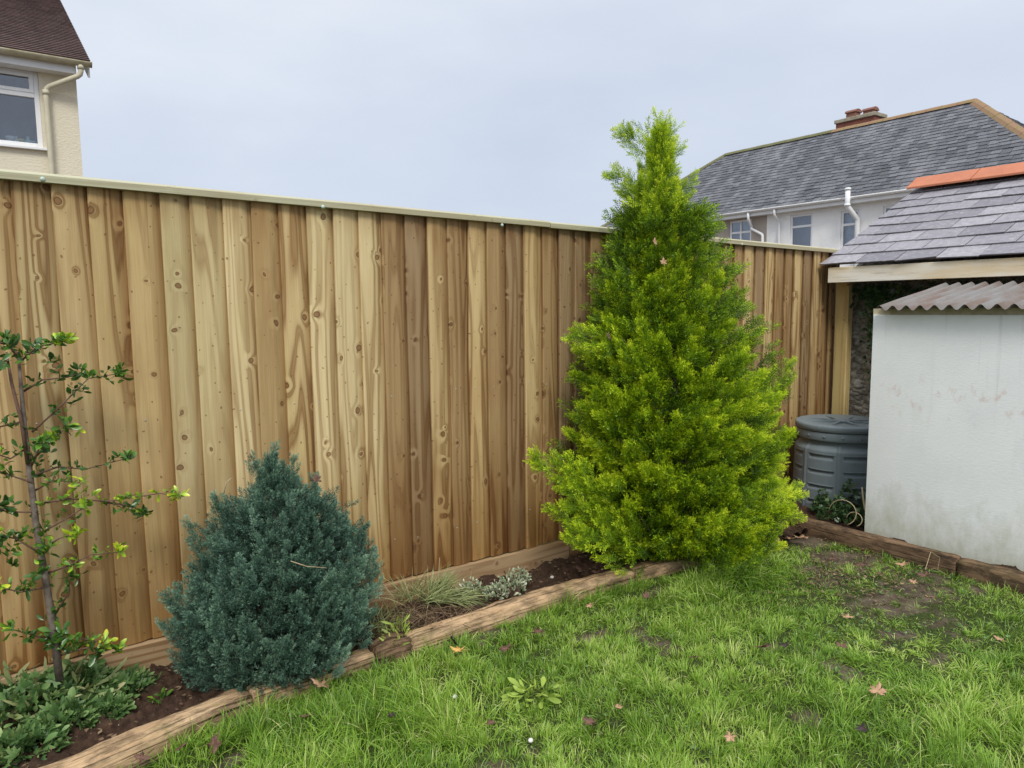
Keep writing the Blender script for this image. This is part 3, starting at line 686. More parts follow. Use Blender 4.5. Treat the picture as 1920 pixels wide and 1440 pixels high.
# ================================================================== LEAN-TO
lt = thing('lean_to', (4.6, 1.0, 0), 'low lean-to with a big white painted board front and rusty corrugated iron roof', 'lean-to')
mb = MB(); mb.box(4.262, 4.280, -1.2, 2.222, .035, 1.388); mb.build('front_board', 'whiteboard', lt, bevel=.002)
mb = MB(); mb.box(4.272, 4.31, -1.2, 2.228, 1.386, 1.425); mb.build('top_strip', 'edgewood', lt)
mb = MB(); mb.box(4.2825, 4.32, 2.165, 2.2085, .02, 1.36); mb.build('frame_post', 'edgewood', lt)
mb = MB(); vs = []; ys = np.arange(-1.2, 2.171, .00636); pitch = .0762
for y in ys:
    s_ = .0145*math.sin(2*math.pi*y/pitch)
    for k, (x, z) in enumerate(((4.19, 1.432), (4.46, 1.476), (4.74, 1.523), (5.015, 1.568))):
        dd = (.0, .003, -.002, 0)[k]
        if y < 1.3: x += (0 if k else .004)
        vs.append((x+(.008*math.sin(y*3.1) if k == 0 else 0), y, z+s_+dd+.004*math.sin(y*2+k)))
n = len(ys); fs = [(i*4+j, i*4+j+1, (i+1)*4+j+1, (i+1)*4+j) for i in range(n-1) for j in range(3)]
b = len(vs); vs += [(v[0]+.0003, v[1], v[2]-.0018) for v in vs]
fs2 = [(b+f[3], b+f[2], b+f[1], b+f[0]) for f in fs]
rim = [(i*4, (i+1)*4, b+(i+1)*4, b+i*4) for i in range(n-1)]+[(j+(n-1)*4, j+1+(n-1)*4, b+j+1+(n-1)*4, b+j+(n-1)*4) for j in range(3)]
mb.add(vs, fs+fs2+rim, smooth=True); mb.build('corrugated_roof', 'corr', lt)

# ================================================================== COMPOST BIN
bc = Vector((4.80, 2.69, 0))
bn = thing('compost_bin', bc, 'slate grey round plastic compost bin with slotted sides between the fence and white board', 'compost bin')
def bindisp(th, z, r):
    d = 0; tho = th+R(18); seg = (tho % (math.pi/4))/(math.pi/4)
    d += .005*(abs(seg-.5) > .465)                     # upright ribs between the panels
    if .05 < z < .46 and .12 < seg < .88:
        e = min(seg-.12, .88-seg)/.05
        for zs_ in (.12, .225, .33, .435):
            q = (zs_-z)
            if 0 <= q < .030: d -= .020*min(1, e)*(1-q/.030)**.8 if q > 0 else 0
            elif -.006 < q < 0: d += .003*min(1, e)
    return d
zz = sorted(set(list(np.arange(0, .465, .006))+[.30, .331, .226, .121]))
prof = [(.305-.000*z+.01*(1-z/.46), float(z)) for z in zz]+[(.300, .470), (.285, .487), (.272, .500), (.266, .515), (.270, .55)]
mb = MB(); mb.lathe(prof, 320, bc, bindisp); body = mb.build('body', 'bin', bn)
mb = MB(); mb.lathe([(.262, .528), (.298, .530), (.301, .536), (.301, .584), (.297, .590), (.26, .592)], 96, bc); band = mb.build('rim_band', 'bin', bn)
for i in range(16):
    th = R(8+22.5*i); d = Vector((math.cos(th), math.sin(th), 0)); c = bc+d*.300+Vector((0, 0, .560))
    mb = MB(); mb.tube([c, c+d*.0045, c+d*.0065], [.0095, .009, .005], 12); mb.tube([c+d*.0060, c+d*.0085], [.003, .002], 8); mb.build('rivet', 'bin', band)
mb = MB(); mb.lathe([(.20, .592), (.303, .5925), (.309, .597), (.3095, .628), (.305, .636), (.292, .641), (.20, .634), (.10, .629), (.02, .629)], 96, bc); lid = mb.build('lid', 'bin', bn)
for th in range(0, 360, 45):
    t = R(th+12); d = Vector((math.cos(t), math.sin(t), 0)); s_ = Vector((-d.y, d.x, 0)); mb = MB()
    o = bc+d*.055+s_*(-.014)+Vector((0, 0, .625)); e_ = bc+d*.245+s_*(-.006)+Vector((0, 0, .636))
    vs = [o, o+s_*.028, e_+s_*.012, e_, o+Vector((0, 0, .019)), o+s_*.028+Vector((0, 0, .019)), e_+s_*.012+Vector((0, 0, .002)), e_+Vector((0, 0, .002))]
    mb.add(vs, [(3, 2, 1, 0), (4, 5, 6, 7), (0, 1, 5, 4), (1, 2, 6, 5), (2, 3, 7, 6), (3, 0, 4, 7)]); mb.build('rib', 'bin', lid, bevel=.002)
mb = MB(); mb.lathe([(.06, .628), (.058, .646), (.045, .651), (.02, .652)], 32, bc); mb.build('knob', 'bin', lid)

# ================================================================== HOUSES
def wall_sheet(mb, plane_ax, val, u0, u1, z0, z1, holes, depth, sgn):
    """rectangular wall face at coordinate[plane_ax] = val with rectangular holes and reveals running inwards (sgn)"""
    us = sorted({u0, u1, *[h[0] for h in holes], *[h[1] for h in holes]}); zs = sorted({z0, z1, *[h[2] for h in holes], *[h[3] for h in holes]})
    us = [u for u in us if u0 <= u <= u1]; zs = [z for z in zs if z0 <= z <= z1]
    def P(u, z, d=0): return (val+sgn*d, u, z) if plane_ax == 0 else (u, val+sgn*d, z)
    for a, b in zip(us[:-1], us[1:]):
        for c, d in zip(zs[:-1], zs[1:]):
            if any(h[0] <= a and b <= h[1] and h[2] <= c and d <= h[3] for h in holes): continue
            mb.add([P(a, c), P(b, c), P(b, d), P(a, d)], [(0, 1, 2, 3)])
    for h in holes:
        c = [(h[0], h[2]), (h[1], h[2]), (h[1], h[3]), (h[0], h[3])]
        for i in range(4):
            p, q = c[i], c[(i+1) % 4]; mb.add([P(*p), P(*q), P(*q, depth), P(*p, depth)], [(0, 1, 2, 3)])
def window(root, ax, val, u0, u1, z0, z1, sgn, fr=.055, trans=None, mull=None, curtain=None, sill=True, proud=0):
    """casement in an opening; glass plane val+sgn*.07"""
    def B(mb, a, b, c, d, n0, n1):
        lo, hi = sorted((val+sgn*n0, val+sgn*n1))
        mb.box(lo, hi, a, b, c, d) if ax == 0 else mb.box(a, b, lo, hi, c, d)
    W_ = MB()
    B(W_, u0, u0+fr, z0, z1, .03, .09); B(W_, u1-fr, u1, z0, z1, .03, .09); B(W_, u0+fr, u1-fr, z0, z0+fr, .03, .09); B(W_, u0+fr, u1-fr, z1-fr, z1, .03, .09)
    if trans: B(W_, u0+fr, u1-fr, trans-fr*.5, trans+fr*.5, .028, .092)
    for m in mull or []:
        B(W_, m-fr*.4, m+fr*.4, z0+fr, (trans-fr*.5) if trans else z1-fr, .032, .088)
        if trans: B(W_, m-fr*.4, m+fr*.4, trans+fr*.5, z1-fr, .032, .088)
    wd = MB(); wd.v, wd.f, wd.sm = W_.v, W_.f, W_.sm
    w_ = wd.build('window', 'upvc', root, bevel=.006)
    # opening lights: slimmer inner frame
    g = MB(); B(g, u0+fr, u1-fr, z0+fr, z1-fr, .062, .066); g.build('pane', 'glass', w_)
    if curtain:
        c = MB(); a, b = curtain
        vs = []; k = 40
        for i in range(k+1):
            u = a+(b-a)*i/k; d = .22+.02*math.sin(i*1.3)
            for z in (z0, z1): vs.append((val+sgn*d, u, z) if ax == 0 else (u, val+sgn*d, z))
        c.add(vs, [(2*i, 2*i+2, 2*i+3, 2*i+1) for i in range(k)], smooth=True); c.build('curtain', 'curtain', w_)
    if sill:
        s_ = MB(); B(s_, u0-.04, u1+.04, z0-.035, z0-.002, -.06, .07); s_.build('sill', 'upvc', w_, bevel=.004)
    return w_
def pipe(root, pts, r, mat, name='downpipe', rings=()):
    P = [Vector(p) for p in pts]; out = [P[0]]
    for a, b, c in zip(P[:-2], P[1:-1], P[2:]):
        k = min(.06, (b-a).length*.4, (c-b).length*.4); p, q = b+(a-b).normalized()*k, b+(c-b).normalized()*k
        out += [p, (p+q+b*2)/4, q]
    out.append(P[-1]); mb = MB(); mb.tube(out, r, 16)
    for t in rings: c = Vector(t); mb.tube([c-Vector((0, 0, .03)), c+Vector((0, 0, .03))], r*1.22, 16)
    return mb.build(name, mat, root)

# --- cream house beyond the fence, left
HY, HX, EZ = 12.0, 1.17, 4.86
ch = thing('cream_house', (-3, HY, 0), 'cream rendered house with brown tiled roof rising above the left end of the fence', 'house')
wx1 = on(1, HY, 76, 200).x; wzt = on(1, HY, 68, 131).z; wzb = on(1, HY, 80, 278).z
win = (wx1-1.25, wx1, wzb, wzt)
mb = MB(); wall_sheet(mb, 1, HY, -7, HX, 0, 4.80, [win], .12, 1)
mb.add([(HX, HY, 0), (HX, HY+8, 0), (HX, HY+8, 4.8), (HX, HY+4, 7.25), (HX, HY, 4.8)], [(0, 1, 2, 3, 4)]); mb.add([(-7, HY, 0), (-7, HY+8, 0), (-7, HY+8, 4.8), (-7, HY, 4.8)], [(3, 2, 1, 0)])
mb.add([(HX, HY+8, 0), (-7, HY+8, 0), (-7, HY+8, 4.8), (HX, HY+8, 4.8)], [(0, 1, 2, 3)])
mb.build('wall', 'cream', ch)
w1 = window(ch, 1, HY, *win, 1, fr=.062, trans=on(1, HY, 70, 179).z)
# opening top light frame
mb = MB(); tz = on(1, HY, 70, 179).z
for a, b, c, d in ((win[0]+.062, win[0]+.10, tz+.031, wzt-.062), (win[1]-.115, win[1]-.062, tz+.031, wzt-.062), (win[0]+.10, win[1]-.115, tz+.031, tz+.075), (win[0]+.10, win[1]-.115, wzt-.105, wzt-.062)):
    mb.box(a, b, HY+.02, HY+.06, c, d)
mb.build('top_light_frame', 'upvc', w1, bevel=.004)
mb = MB(); mb.add([(win[0]-.5, HY+1.3, 2.9), (win[1]+.35, HY+1.3, 2.9), (win[1]+.35, HY+1.3, 4.75), (win[0]-.5, HY+1.3, 4.75)], [(0, 1, 2, 3)])
mb.add([(win[0]-.5, HY+.13, wzb-.0), (win[1]+.35, HY+.13, wzb), (win[1]+.35, HY+1.3, wzb), (win[0]-.5, HY+1.3, wzb)], [(0, 1, 2, 3)])
mb.build('room', 'room', w1)
# roof
sl_ = R(29.5); org = Vector((1.335, HY-.24, 4.90)); vd = Vector((0, math.cos(sl_), math.sin(sl_))); nn = Vector((0, -math.sin(sl_), math.cos(sl_))); ud = Vector((-1, 0, 0))
mb = MB(); mb.obox(org+vd*.02-nn*.03, ud*8.5, vd*4.85, nn*.028, fo=(.2, .5, .5))
slates(mb, org, ud, vd, nn, 48, .10, .168, .015, {'L': 2.6}, jit=.0015, rseed=8, var=.12)
slates(mb, org+ud*2.6, ud, vd, nn, 48, .10, .84, .012, {'L': 5.9}, jit=.003, rseed=9)
vb = Vector((0, -vd.y, vd.z)); 
mb.obox(Vector((1.15, HY+8.24, 4.87)), ud*8.3, vb*4.85, Vector((0, vd.z, vd.y))*.03, fo=(.2, .5, .5))
rf = mb.build('roof', 'plaintile', ch)
mb = MB(); mb.box(-7.1, 1.16, HY-.20, HY-.18, 4.72, 4.86); mb.box(-7.1, 1.16, HY-.18, HY-.001, 4.72, 4.735); mb.build('fascia', 'upvc', ch)
def gutter(root, ax, fixed, a, b, z, r, mat, z2=None):
    """half round gutter along the other axis, from a to b"""
    mb = MB(); vs = []; k = 10; z2 = z if z2 is None else z2
    for t, zz_ in ((a, z), (b, z2)):
        for rr_ in (r, r*.88):
            for i in range(k+1):
                th = math.pi+math.pi*i/k; p = (fixed+rr_*math.cos(th), zz_+rr_*math.sin(th))
                vs.append((t, p[0], p[1]) if ax == 1 else (p[0], t, p[1]))
    K = k+1; fs = []
    for i in range(k): fs += [(i, i+1, 2*K+i+1, 2*K+i), (K+i+1, K+i, 3*K+i, 3*K+i+1), (i, K+i, K+i+1, i+1), (2*K+i+1, 3*K+i+1, 3*K+i, 2*K+i)]
    fs += [(0, 2*K, 3*K, K), (K-1, 2*K-1, 4*K-1, 3*K-1)]
    mb.add(vs, fs, smooth=True)
    # end stop
    vs = []; 
    for tt in (b-.004, b):
        for i in range(K):
            th = math.pi+math.pi*i/k; p = (fixed+r*1.06*math.cos(th), z2+r*1.06*math.sin(th)); vs.append((tt, p[0], p[1]) if ax == 1 else (p[0], tt, p[1]))
    mb.add(vs, [tuple(range(K)), tuple(range(2*K-1, K-1, -1))]+[(i, i+1, K+i+1, K+i) for i in range(K-1)])
    return mb.build('gutter', mat, root)
gutter(ch, 1, HY-.27, -7.1, 1.345, 4.875, .062, 'gutter_old')
mb = MB(); mb.obox((1.30, HY-.18, 4.70), Vector((.025, 0, 0)), vd*4.8, Vector((0, 0, .15))); mb.build('barge_board', 'upvc', ch)
q0 = on(1, HY-.27, 150, 120); q1 = on(1, HY-.26, 152, 141); q2 = on(1, HY-.06, 85, 165); q3 = on(1, HY-.06, 100, 330)
pipe(ch, [(q1.x, HY-.27, 4.83), (q1.x, HY-.27, q1.z), (q2.x, HY-.07, q2.z), (q2.x, HY-.07, 3.0), (q2.x, HY-.07, 0)], .034, 'pipe_cream', rings=[(q2.x, HY-.07, q2.z-.06), (q1.x, HY-.27, 4.80)])
# bottles and pots on the inner window sill
def bottle(px, w_, h, label, mat, kind, neck=True):
    p = on(1, HY+.20, px, 265); z = wzb+.002
    mb = MB(); r = w_/2
    prof = [(r*.96, 0), (r, .01), (r, h*.62), (r*.9, h*.70), (r*.42, h*.80), (r*.40, h*.86), (r*.52, h*.865), (r*.52, h)] if neck else [(r*.85, 0), (r*.95, .01), (r, h*.8), (r*1.06, h*.81), (r*1.06, h)]
    mb.lathe(prof, 16, (p.x, HY+.20, z)); o = mb.build(kind, mat, origin=(p.x, HY+.20, z)); tag(o, label, kind, 'bottles and pots on the window sill of the cream house')
MAT['pl_white'] = simple('white_plastic', (.82, .86, .86), .05, 5, .4); MAT['pl_teal'] = simple('pale_teal_plastic', (.55, .78, .76), .05, 5, .4)
MAT['pl_yel'] = simple('yellow_green_plastic', (.68, .70, .25), .05, 5, .4); MAT['pl_blue'] = simple('pale_blue_plastic', (.55, .78, .85), .05, 5, .4)
bottle(20, .11, .15, 'squat pale tub at the left of the bottles in the cream house window', 'pl_white', 'tub', False)
bottle(31, .06, .16, 'slim white bottle beside the squat tub in the upstairs window', 'pl_white', 'bottle')
bottle(39.5, .08, .13, 'yellow green pot in the middle of the row in the upstairs window', 'pl_yel', 'pot', False)
bottle(53, .085, .17, 'pale teal bottle with white cap in the upstairs window', 'pl_teal', 'bottle')
bottle(63, .075, .12, 'pale blue pot nearest the right window frame of the cream house', 'pl_blue', 'pot', False)
bottle(9, .05, .09, 'small grey blue bottle leftmost in the upstairs window', 'pl_blue', 'bottle')

# --- semi-detached house with big slate roof, right
WX, EX = 21.0, 20.7
sh = thing('slate_roofed_house', (24.4, 14, 0), 'long white and beige rendered house with hipped grey slate roof and chimney beyond the fence', 'house')
k_ = 3.7; RX = EX+k_; RZ = 7.50; EZ2 = 4.62; YL, YR = 22.66, 6.2; RYL, RYR = YL-k_, YR+k_
def wz(px, py): return on(0, WX, px, py)
def wb(pl, pr, pt): a = wz(pl, pt); b = wz(pr, pt); return (b.y, a.y, a.z-1.25, a.z)
ws = [wb(1368, 1409, 415), wb(1482, 1524, 404), wb(1577, 1611, 396), wb(1656, 1700, 387)]
join = wz(1438, 420).y
mb = MB(); wall_sheet(mb, 0, WX, join, 22.36, 0, 4.60, [ws[0]], .14, 1); mb.add([(WX, 22.36, 0), (27.8, 22.36, 0), (27.8, 22.36, 4.6), (WX, 22.36, 4.6)], [(0, 1, 2, 3)]); mb.build('wall', 'beigerender', sh)
mb = MB(); wall_sheet(mb, 0, WX, 6.5, join, 0, 4.60, ws[1:], .14, 1); mb.add([(WX, 6.5, 0), (27.8, 6.5, 0), (27.8, 6.5, 4.6), (WX, 6.5, 4.6)], [(3, 2, 1, 0)]); mb.add([(27.8, 6.5, 0), (27.8, 22.36, 0), (27.8, 22.36, 4.6), (27.8, 6.5, 4.6)], [(0, 1, 2, 3)]); mb.build('wall', 'whiterender', sh)
a = ws[0]; window(sh, 0, WX, *a, 1, fr=.07, trans=a[3]-.42, mull=[(a[0]+a[1])/2])
a = ws[1]; window(sh, 0, WX, *a, 1, fr=.07, trans=a[3]-.38)
a = ws[2]; window(sh, 0, WX, *a, 1, fr=.07, trans=a[3]-.42, curtain=(a[0]+.05, a[1]-.05))
a = ws[3]; window(sh, 0, WX, *a, 1, fr=.07, trans=a[3]-.40)
mb = MB(); mb.box(21.6, 21.62, 6.6, 22.2, 2.0, 4.58); mb.build('interior_wall', 'room', sh)
A, B_, C_, D = (EX, YL, EZ2), (RX, RYL, RZ), (RX, RYR, RZ), (EX, YR, EZ2); E_, F_ = (RX+k_, YL, EZ2), (RX+k_, YR, EZ2)
mb = MB(); mb.add([A, B_, C_, D, E_, F_], [(3, 2, 1, 0), (0, 1, 4), (2, 3, 5), (1, 2, 5, 4)], fo=(.2, .5, .5))
vs_ = Vector((k_, 0, RZ-EZ2)); sl2 = vs_.length; vd2 = vs_.normalized(); n2 = Vector((-vd2.z, 0, vd2.x))
frac = k_/sl2
slates(mb, Vector((EX-.04, YL, EZ2-.03))+n2*.01, Vector((0, -1, 0)), vd2, n2, 24, sl2/23.6, .26, .012,
       {'L': YL-YR, 'f': lambda u, v: v*frac+.07 < u < (YL-YR)-v*frac-.07 and v < sl2+.05}, jit=.014, rseed=12, slip=.06, breakp=.12, gp_=.004)
for yc, sg in ((YR, 1), (YL, -1)):   # hip ends
    vd3 = Vector((0, sg*k_, RZ-EZ2)).normalized(); n3 = Vector((0, -sg*vd3.z, sg*vd3.y)) if sg > 0 else Vector((0, vd3.z, abs(vd3.y)))
    slates(mb, Vector((EX, yc-sg*.03, EZ2-.03))+n3*.01, Vector((1, 0, 0)), vd3, n3, 24, sl2/23.6, .26, .012, {'L': 2*k_, 'f': lambda u, v: v*frac+.12 < u < 2*k_-v*frac-.12}, rseed=14)
rf2 = mb.build('roof', 'farslate', sh)
def ridge_run(p, q, L, mat, par, w_=.16):
    p, q = Vector(p), Vector(q); d = (q-p); n = max(1, int(d.length/L)); d.normalize(); s_ = d.cross(Vector((0, 0, 1))).normalized(); u_ = s_.cross(d)
    mb = MB(); step = (q-p).length/n
    for i in range(n):
        o = p+d*step*i+u_*.004*(i % 2); vs = []
        for t in (0, step-.012):
            for a, h in ((-w_, -w_*.62), (-w_*.6, -w_*.12), (0, .03), (w_*.6, -w_*.12), (w_, -w_*.62)): vs.append(o+d*t+s_*a+u_*(h+.05))
        mb.add(vs, [(j, j+1, 6+j, 5+j) for j in range(4)]+[(0, 5, 9, 4), (4, 3, 2, 1, 0), (5, 6, 7, 8, 9)])
    return mb.build('ridge_tiles', mat, par)
ymid = wz(1560, 250); rj = on(0, RX, 1562, 246).y
ridge_run(B_, (RX, rj, RZ), .45, 'mossridge', rf2); ridge_run((RX, rj, RZ), C_, .45, 'oldridge', rf2)
ridge_run(C_, D, .42, 'oldridge', rf2, .17); ridge_run(B_, A, .42, 'mossridge', rf2, .12)
# chimney
c0 = on(0, RX+.5, 1578, 225); c1 = on(0, RX+.5, 1650, 225)
y1_, y0_ = c0.y, c1.y; zt = on(0, RX+.5, 1610, 220).z
mb = MB(); mb.box(RX+.15, RX+.85, y0_, y1_, RZ-.8, zt-.15); chm = mb.build('chimney', 'brick', rf2)
mb = MB(); mb.box(RX+.10, RX+.90, y0_-.05, y1_+.05, zt-.15, zt-.02); mb.build('capping', 'cement', chm, bevel=.02)
for px, hh in ((1600, 207), (1632, 203)):
    p = on(0, RX+.5, px, hh+6); t = on(0, RX+.5, px, hh).z; mb = MB()
    r0 = .17
    mb.box(RX+.5-r0, RX+.5+r0, p.y-r0, p.y+r0, zt-.019, t-.10)
    vs = []; k = 10
    for yy_ in (p.y-r0*1.2, p.y+r0*1.2):
        for i in range(k+1): th = math.pi*i/k; vs.append((RX+.5+r0*1.25*math.cos(th), yy_, t-.10+.12*math.sin(th)))
    mb.add(vs, [(i, i+1, k+2+i, k+1+i) for i in range(k)]+[tuple(range(k, -1, -1)), tuple(range(k+1, 2*k+2)), (0, k+1, 2*k+1, k)])
    mb.build('chimney_pot', 'potclay', chm, bevel=.01)
# gutter, pipes
gutter(sh, 0, EX-.03, YL, YR, EZ2-.02, .075, 'upvc')
mb = MB(); mb.box(EX+.02, EX+.05, YR+.1, YL-.1, EZ2-.20, EZ2-.02); mb.box(EX+.05, WX, YR+.1, YL-.1, EZ2-.20, EZ2-.185); mb.build('fascia', 'upvc', sh)
def hp(px, py, x=WX-.09): p = on(0, x, px, py); return (x, p.y, p.z)
a0 = on(0, EX-.03, 1403, 404)
p2 = hp(1409, 428); p3 = hp(1430, 440)
pipe(sh, [(EX-.03, a0.y, EZ2-.07), (EX-.03, a0.y, EZ2-.30), (WX-.09, p2[1], p2[2]+.05), (WX-.09, p2[1], p2[2]-.02), p3, (WX-.09, p3[1], 0)], .045, 'upvc')
a0 = on(0, EX-.03, 1452, 398); p2 = hp(1461, 416)
pipe(sh, [(EX-.03, a0.y, EZ2-.07), (EX-.03, a0.y, EZ2-.26), (WX-.09, p2[1], p2[2]), (WX-.09, p2[1], 0)], .04, 'upvc')
a0 = on(0, EX-.16, 1590, 352); a1 = on(0, EX-.16, 1592, 386); p2 = hp(1608, 412)
pipe(sh, [(EX-.16, a0.y, a0.z), (EX-.16, a0.y, a1.z), (WX-.09, p2[1], p2[2]), (WX-.09, p2[1], 0)], .072, 'upvc', 'vent_pipe', rings=[(EX-.16, a0.y, a1.z+.03), (EX-.16, a0.y, a0.z-.04)])

# ================================================================== CONIFERS
def conifer(root, centre, prof, temps, nb, per, slen, matn, blen, updir, ymax, seed, inner=0, jit=.07, spread=.55, minr=.06, wob=.16, extra=[], front=0, lift=0):
    """prof: (z, left reach, right reach) seen from the garden; crown is built of nb limbs each carrying a clump of shoots"""
    global rg
    rg = np.random.default_rng(seed); cx, cy = centre
    zs = np.array([p[0] for p in prof]); rl = np.array([p[1] for p in prof]); rr_ = np.array([p[2] for p in prof]); sh_ = (rr_-rl)/2; rl = rr_ = (rl+rr_)/2      # the trunk line sways with the outline
    vdir_ = np.array([cx, cy]); vdir_ /= np.linalg.norm(vdir_); lat = np.array([vdir_[1], -vdir_[0]])      # lateral = to the right
    # limb tips spread evenly: sample heights by circumference
    zz_ = np.linspace(zs[0], zs[-1], 400); wgt = (np.interp(zz_, zs, rl)+np.interp(zz_, zs, rr_))*.5+.09; cdf = np.cumsum(wgt); cdf /= cdf[-1]
    u = (np.arange(nb)+rg.random(nb))/nb; tz = np.interp(u, cdf, zz_); ph = (np.arange(nb)*2.399963+rg.normal(0, .25, nb)) % (2*np.pi)
    def reach(z, ph):
        c = np.sin(ph); L = np.interp(z, zs, rl); Rr = np.interp(z, zs, rr_); f = .5+.5*c
        r_ = L*(1-f)+Rr*f
        return r_*(1+wob*(vnoise(ph*2.1+3, z*5+seed)-.5)*2)
    rad = reach(tz, ph)*rg.uniform(1-jit*2.2, 1+jit*.5, nb); rad = np.maximum(rad-slen*.14, .008)
    low = np.clip(1-(tz-zs[0])/.55, 0, 1); rad *= 1-front*np.clip(np.cos(ph), 0, 1)*low; tz = tz+lift*np.clip(np.cos(ph)+.35*np.sin(ph), 0, 1)*low**2
    dirh = np.cos(ph)[:, None]*(-vdir_)[None]+np.sin(ph)[:, None]*lat[None]
    so_ = np.interp(tz, zs, sh_); tip = np.stack([cx+lat[0]*so_+dirh[:, 0]*rad, cy+lat[1]*so_+dirh[:, 1]*rad, tz], 1)
    tip[:, 1] = np.minimum(tip[:, 1], ymax-rg.random(nb)*.04)
    bd = np.stack([dirh[:, 0], dirh[:, 1], np.zeros(nb)], 1)
    hgt = (tz-zs[0])/(zs[-1]-zs[0])
    upv = updir[0]+(updir[1]-updir[0])*hgt**1.5
    bd = bd*np.cos(upv)[:, None]+np.array([0, 0, 1])*np.sin(upv)[:, None]; bd = unit(bd+rg.normal(0, .14, (nb, 3)))
    P = []; D = []; S = []; A = []; Bc = []
    for i in range(nb):
        L = blen*(.7+.6*rg.random())*min(1, rad[i]/.35+.35); cl = rg.random()
        n = int(per*(.7+.6*rg.random()))
        t = np.sort(rg.random(n)); off = rg.normal(0, 1, (n, 3)); off -= (off@bd[i])[:, None]*bd[i]; off = unit(off)
        wv = (1-t)**.8
        pos = tip[i]-bd[i]*(L*(1-t))[:, None]-bd[i]*slen*.6+off*(wv*L*.10)[:, None]
        d = unit(bd[i]+off*(spread*(.25+1.25*wv))[:, None]+np.array([0, 0, .15]))
        P.append(pos); D.append(d); S.append(slen*(.75+.4*rg.random(n))*(.72+.42*wv)*(.62+.38*min(1, rad[i]/.28))); A.append(np.clip(rg.normal(.5, .25, n), 0, 1)); Bc.append(np.full(n, cl))
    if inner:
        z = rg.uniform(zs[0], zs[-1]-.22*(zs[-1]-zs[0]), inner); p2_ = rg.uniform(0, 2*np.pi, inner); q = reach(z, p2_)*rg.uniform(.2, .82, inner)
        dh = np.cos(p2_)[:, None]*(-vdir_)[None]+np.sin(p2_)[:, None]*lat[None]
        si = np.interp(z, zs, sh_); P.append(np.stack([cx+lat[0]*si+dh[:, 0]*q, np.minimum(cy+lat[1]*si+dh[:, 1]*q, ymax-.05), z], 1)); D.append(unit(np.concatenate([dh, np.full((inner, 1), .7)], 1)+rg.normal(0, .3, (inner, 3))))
        S.append(slen*rg.uniform(.9, 1.3, inner)); A.append(rg.random(inner)*.15); Bc.append(rg.random(inner)*.1)  # darkest tones inside: dead foliage, also imitating shade deep in the crown
    for (p0, p1, n, w_) in extra:   # single far-reaching limbs
        p0, p1 = np.array(p0), np.array(p1); dv = unit(p1-p0); t = rg.random(n)**.8; off = rg.normal(0, 1, (n, 3)); off -= (off@dv)[:, None]*dv; off = unit(off)
        P.append(p0+(p1-p0)*t[:, None]*.85+off*(w_*(1-t)*.35)[:, None]); D.append(unit(dv+off*.55+np.array([0, 0, .1]))); S.append(slen*(.75+.4*rg.random(n))*(1.05-.3*t)); A.append(rg.random(n)); Bc.append(np.full(n, .45))
    P = np.concatenate(P); D = np.concatenate(D); S = np.concatenate(S)
    lim = ymax+.03; bad = P[:, 1]+D[:, 1]*S > lim; D[bad, 1] = np.minimum(D[bad, 1], 0); D = unit(D); P[:, 1] = np.minimum(P[:, 1], lim-.02)
    V, Q, Fo = scatter(temps, P, D, S, np.concatenate(A), np.concatenate(Bc))
    V[:, 1] = np.minimum(V[:, 1], ymax+.055)
    V[:, 2] = np.maximum(V[:, 2], .02)
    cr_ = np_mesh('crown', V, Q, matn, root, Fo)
    mb = MB()
    for i in range(0, nb, 5):
        a = np.array([cx+lat[0]*so_[i]*.8, cy+lat[1]*so_[i]*.8, max(.05, tip[i][2]-.15-rad[i]*.5)]); b = tip[i]*.75+a*.25
        mid = (a+b)/2+np.array([0, 0, -.03]); mb.tube([a, mid, b], [.007, .005, .002], 5, cap=False)
    mb.build('branches', 'bark', root)
    mb = MB(); sm_ = np.interp(prof[-1][0]*.5, zs, sh_); st_ = sh_[-1]; mb.tube([(cx, cy, 0), (cx+lat[0]*sm_, cy+lat[1]*sm_, prof[-1][0]*.5), (cx+lat[0]*st_, cy+lat[1]*st_, prof[-1][0]*.95)], [.045 if slen > .1 else .03, .03, .004], 12); mb.build('trunk', 'bark', root)
    return cr_
def prof_from(centre, rows, z_first=None):
    """rows: (py, left px, right px) of the outline; gives (z, left reach, right reach) in the upright plane through the trunk facing the camera"""
    cx, cy = centre; n = Vector((cx, cy, 0)).normalized(); lat = Vector((n.y, -n.x, 0)); c = Vector((cx, cy, 0)); out = []
    for py, a, b in rows:
        res = []
        for px in (a, b):
            d = FW+RR*((px-CX)/F)-UU*((py-CY)/F); t = (c-Vector((0, 0, 0))).dot(n)/d.dot(n); p = CAM+d*t; res.append(((p-c).dot(lat), p.z))
        out.append((res[0][1]*.5+res[1][1]*.5, -res[0][0], res[1][0]))
    return sorted(out)
gt = (3.13, 2.60)
rows = [(218, 1238, 1248), (245, 1204, 1274), (290, 1182, 1288), (350, 1160, 1312), (420, 1148, 1328), (480, 1126, 1364), (540, 1092, 1398), (600, 1076, 1440), (690, 1028, 1480), (780, 1030, 1500), (850, 1030, 1504), (945, 1026, 1504), (1000, 1060, 1510), (1035, 1100, 1480)]
pf = prof_from(gt, rows)
g = thing('gold_conifer', (gt[0], gt[1], 0), 'tall lime green conical conifer with feathery foliage in front of the fence', 'conifer')
GT = [spray(i, 17, 6, .40, 36, .10, .038) for i in range(5)]
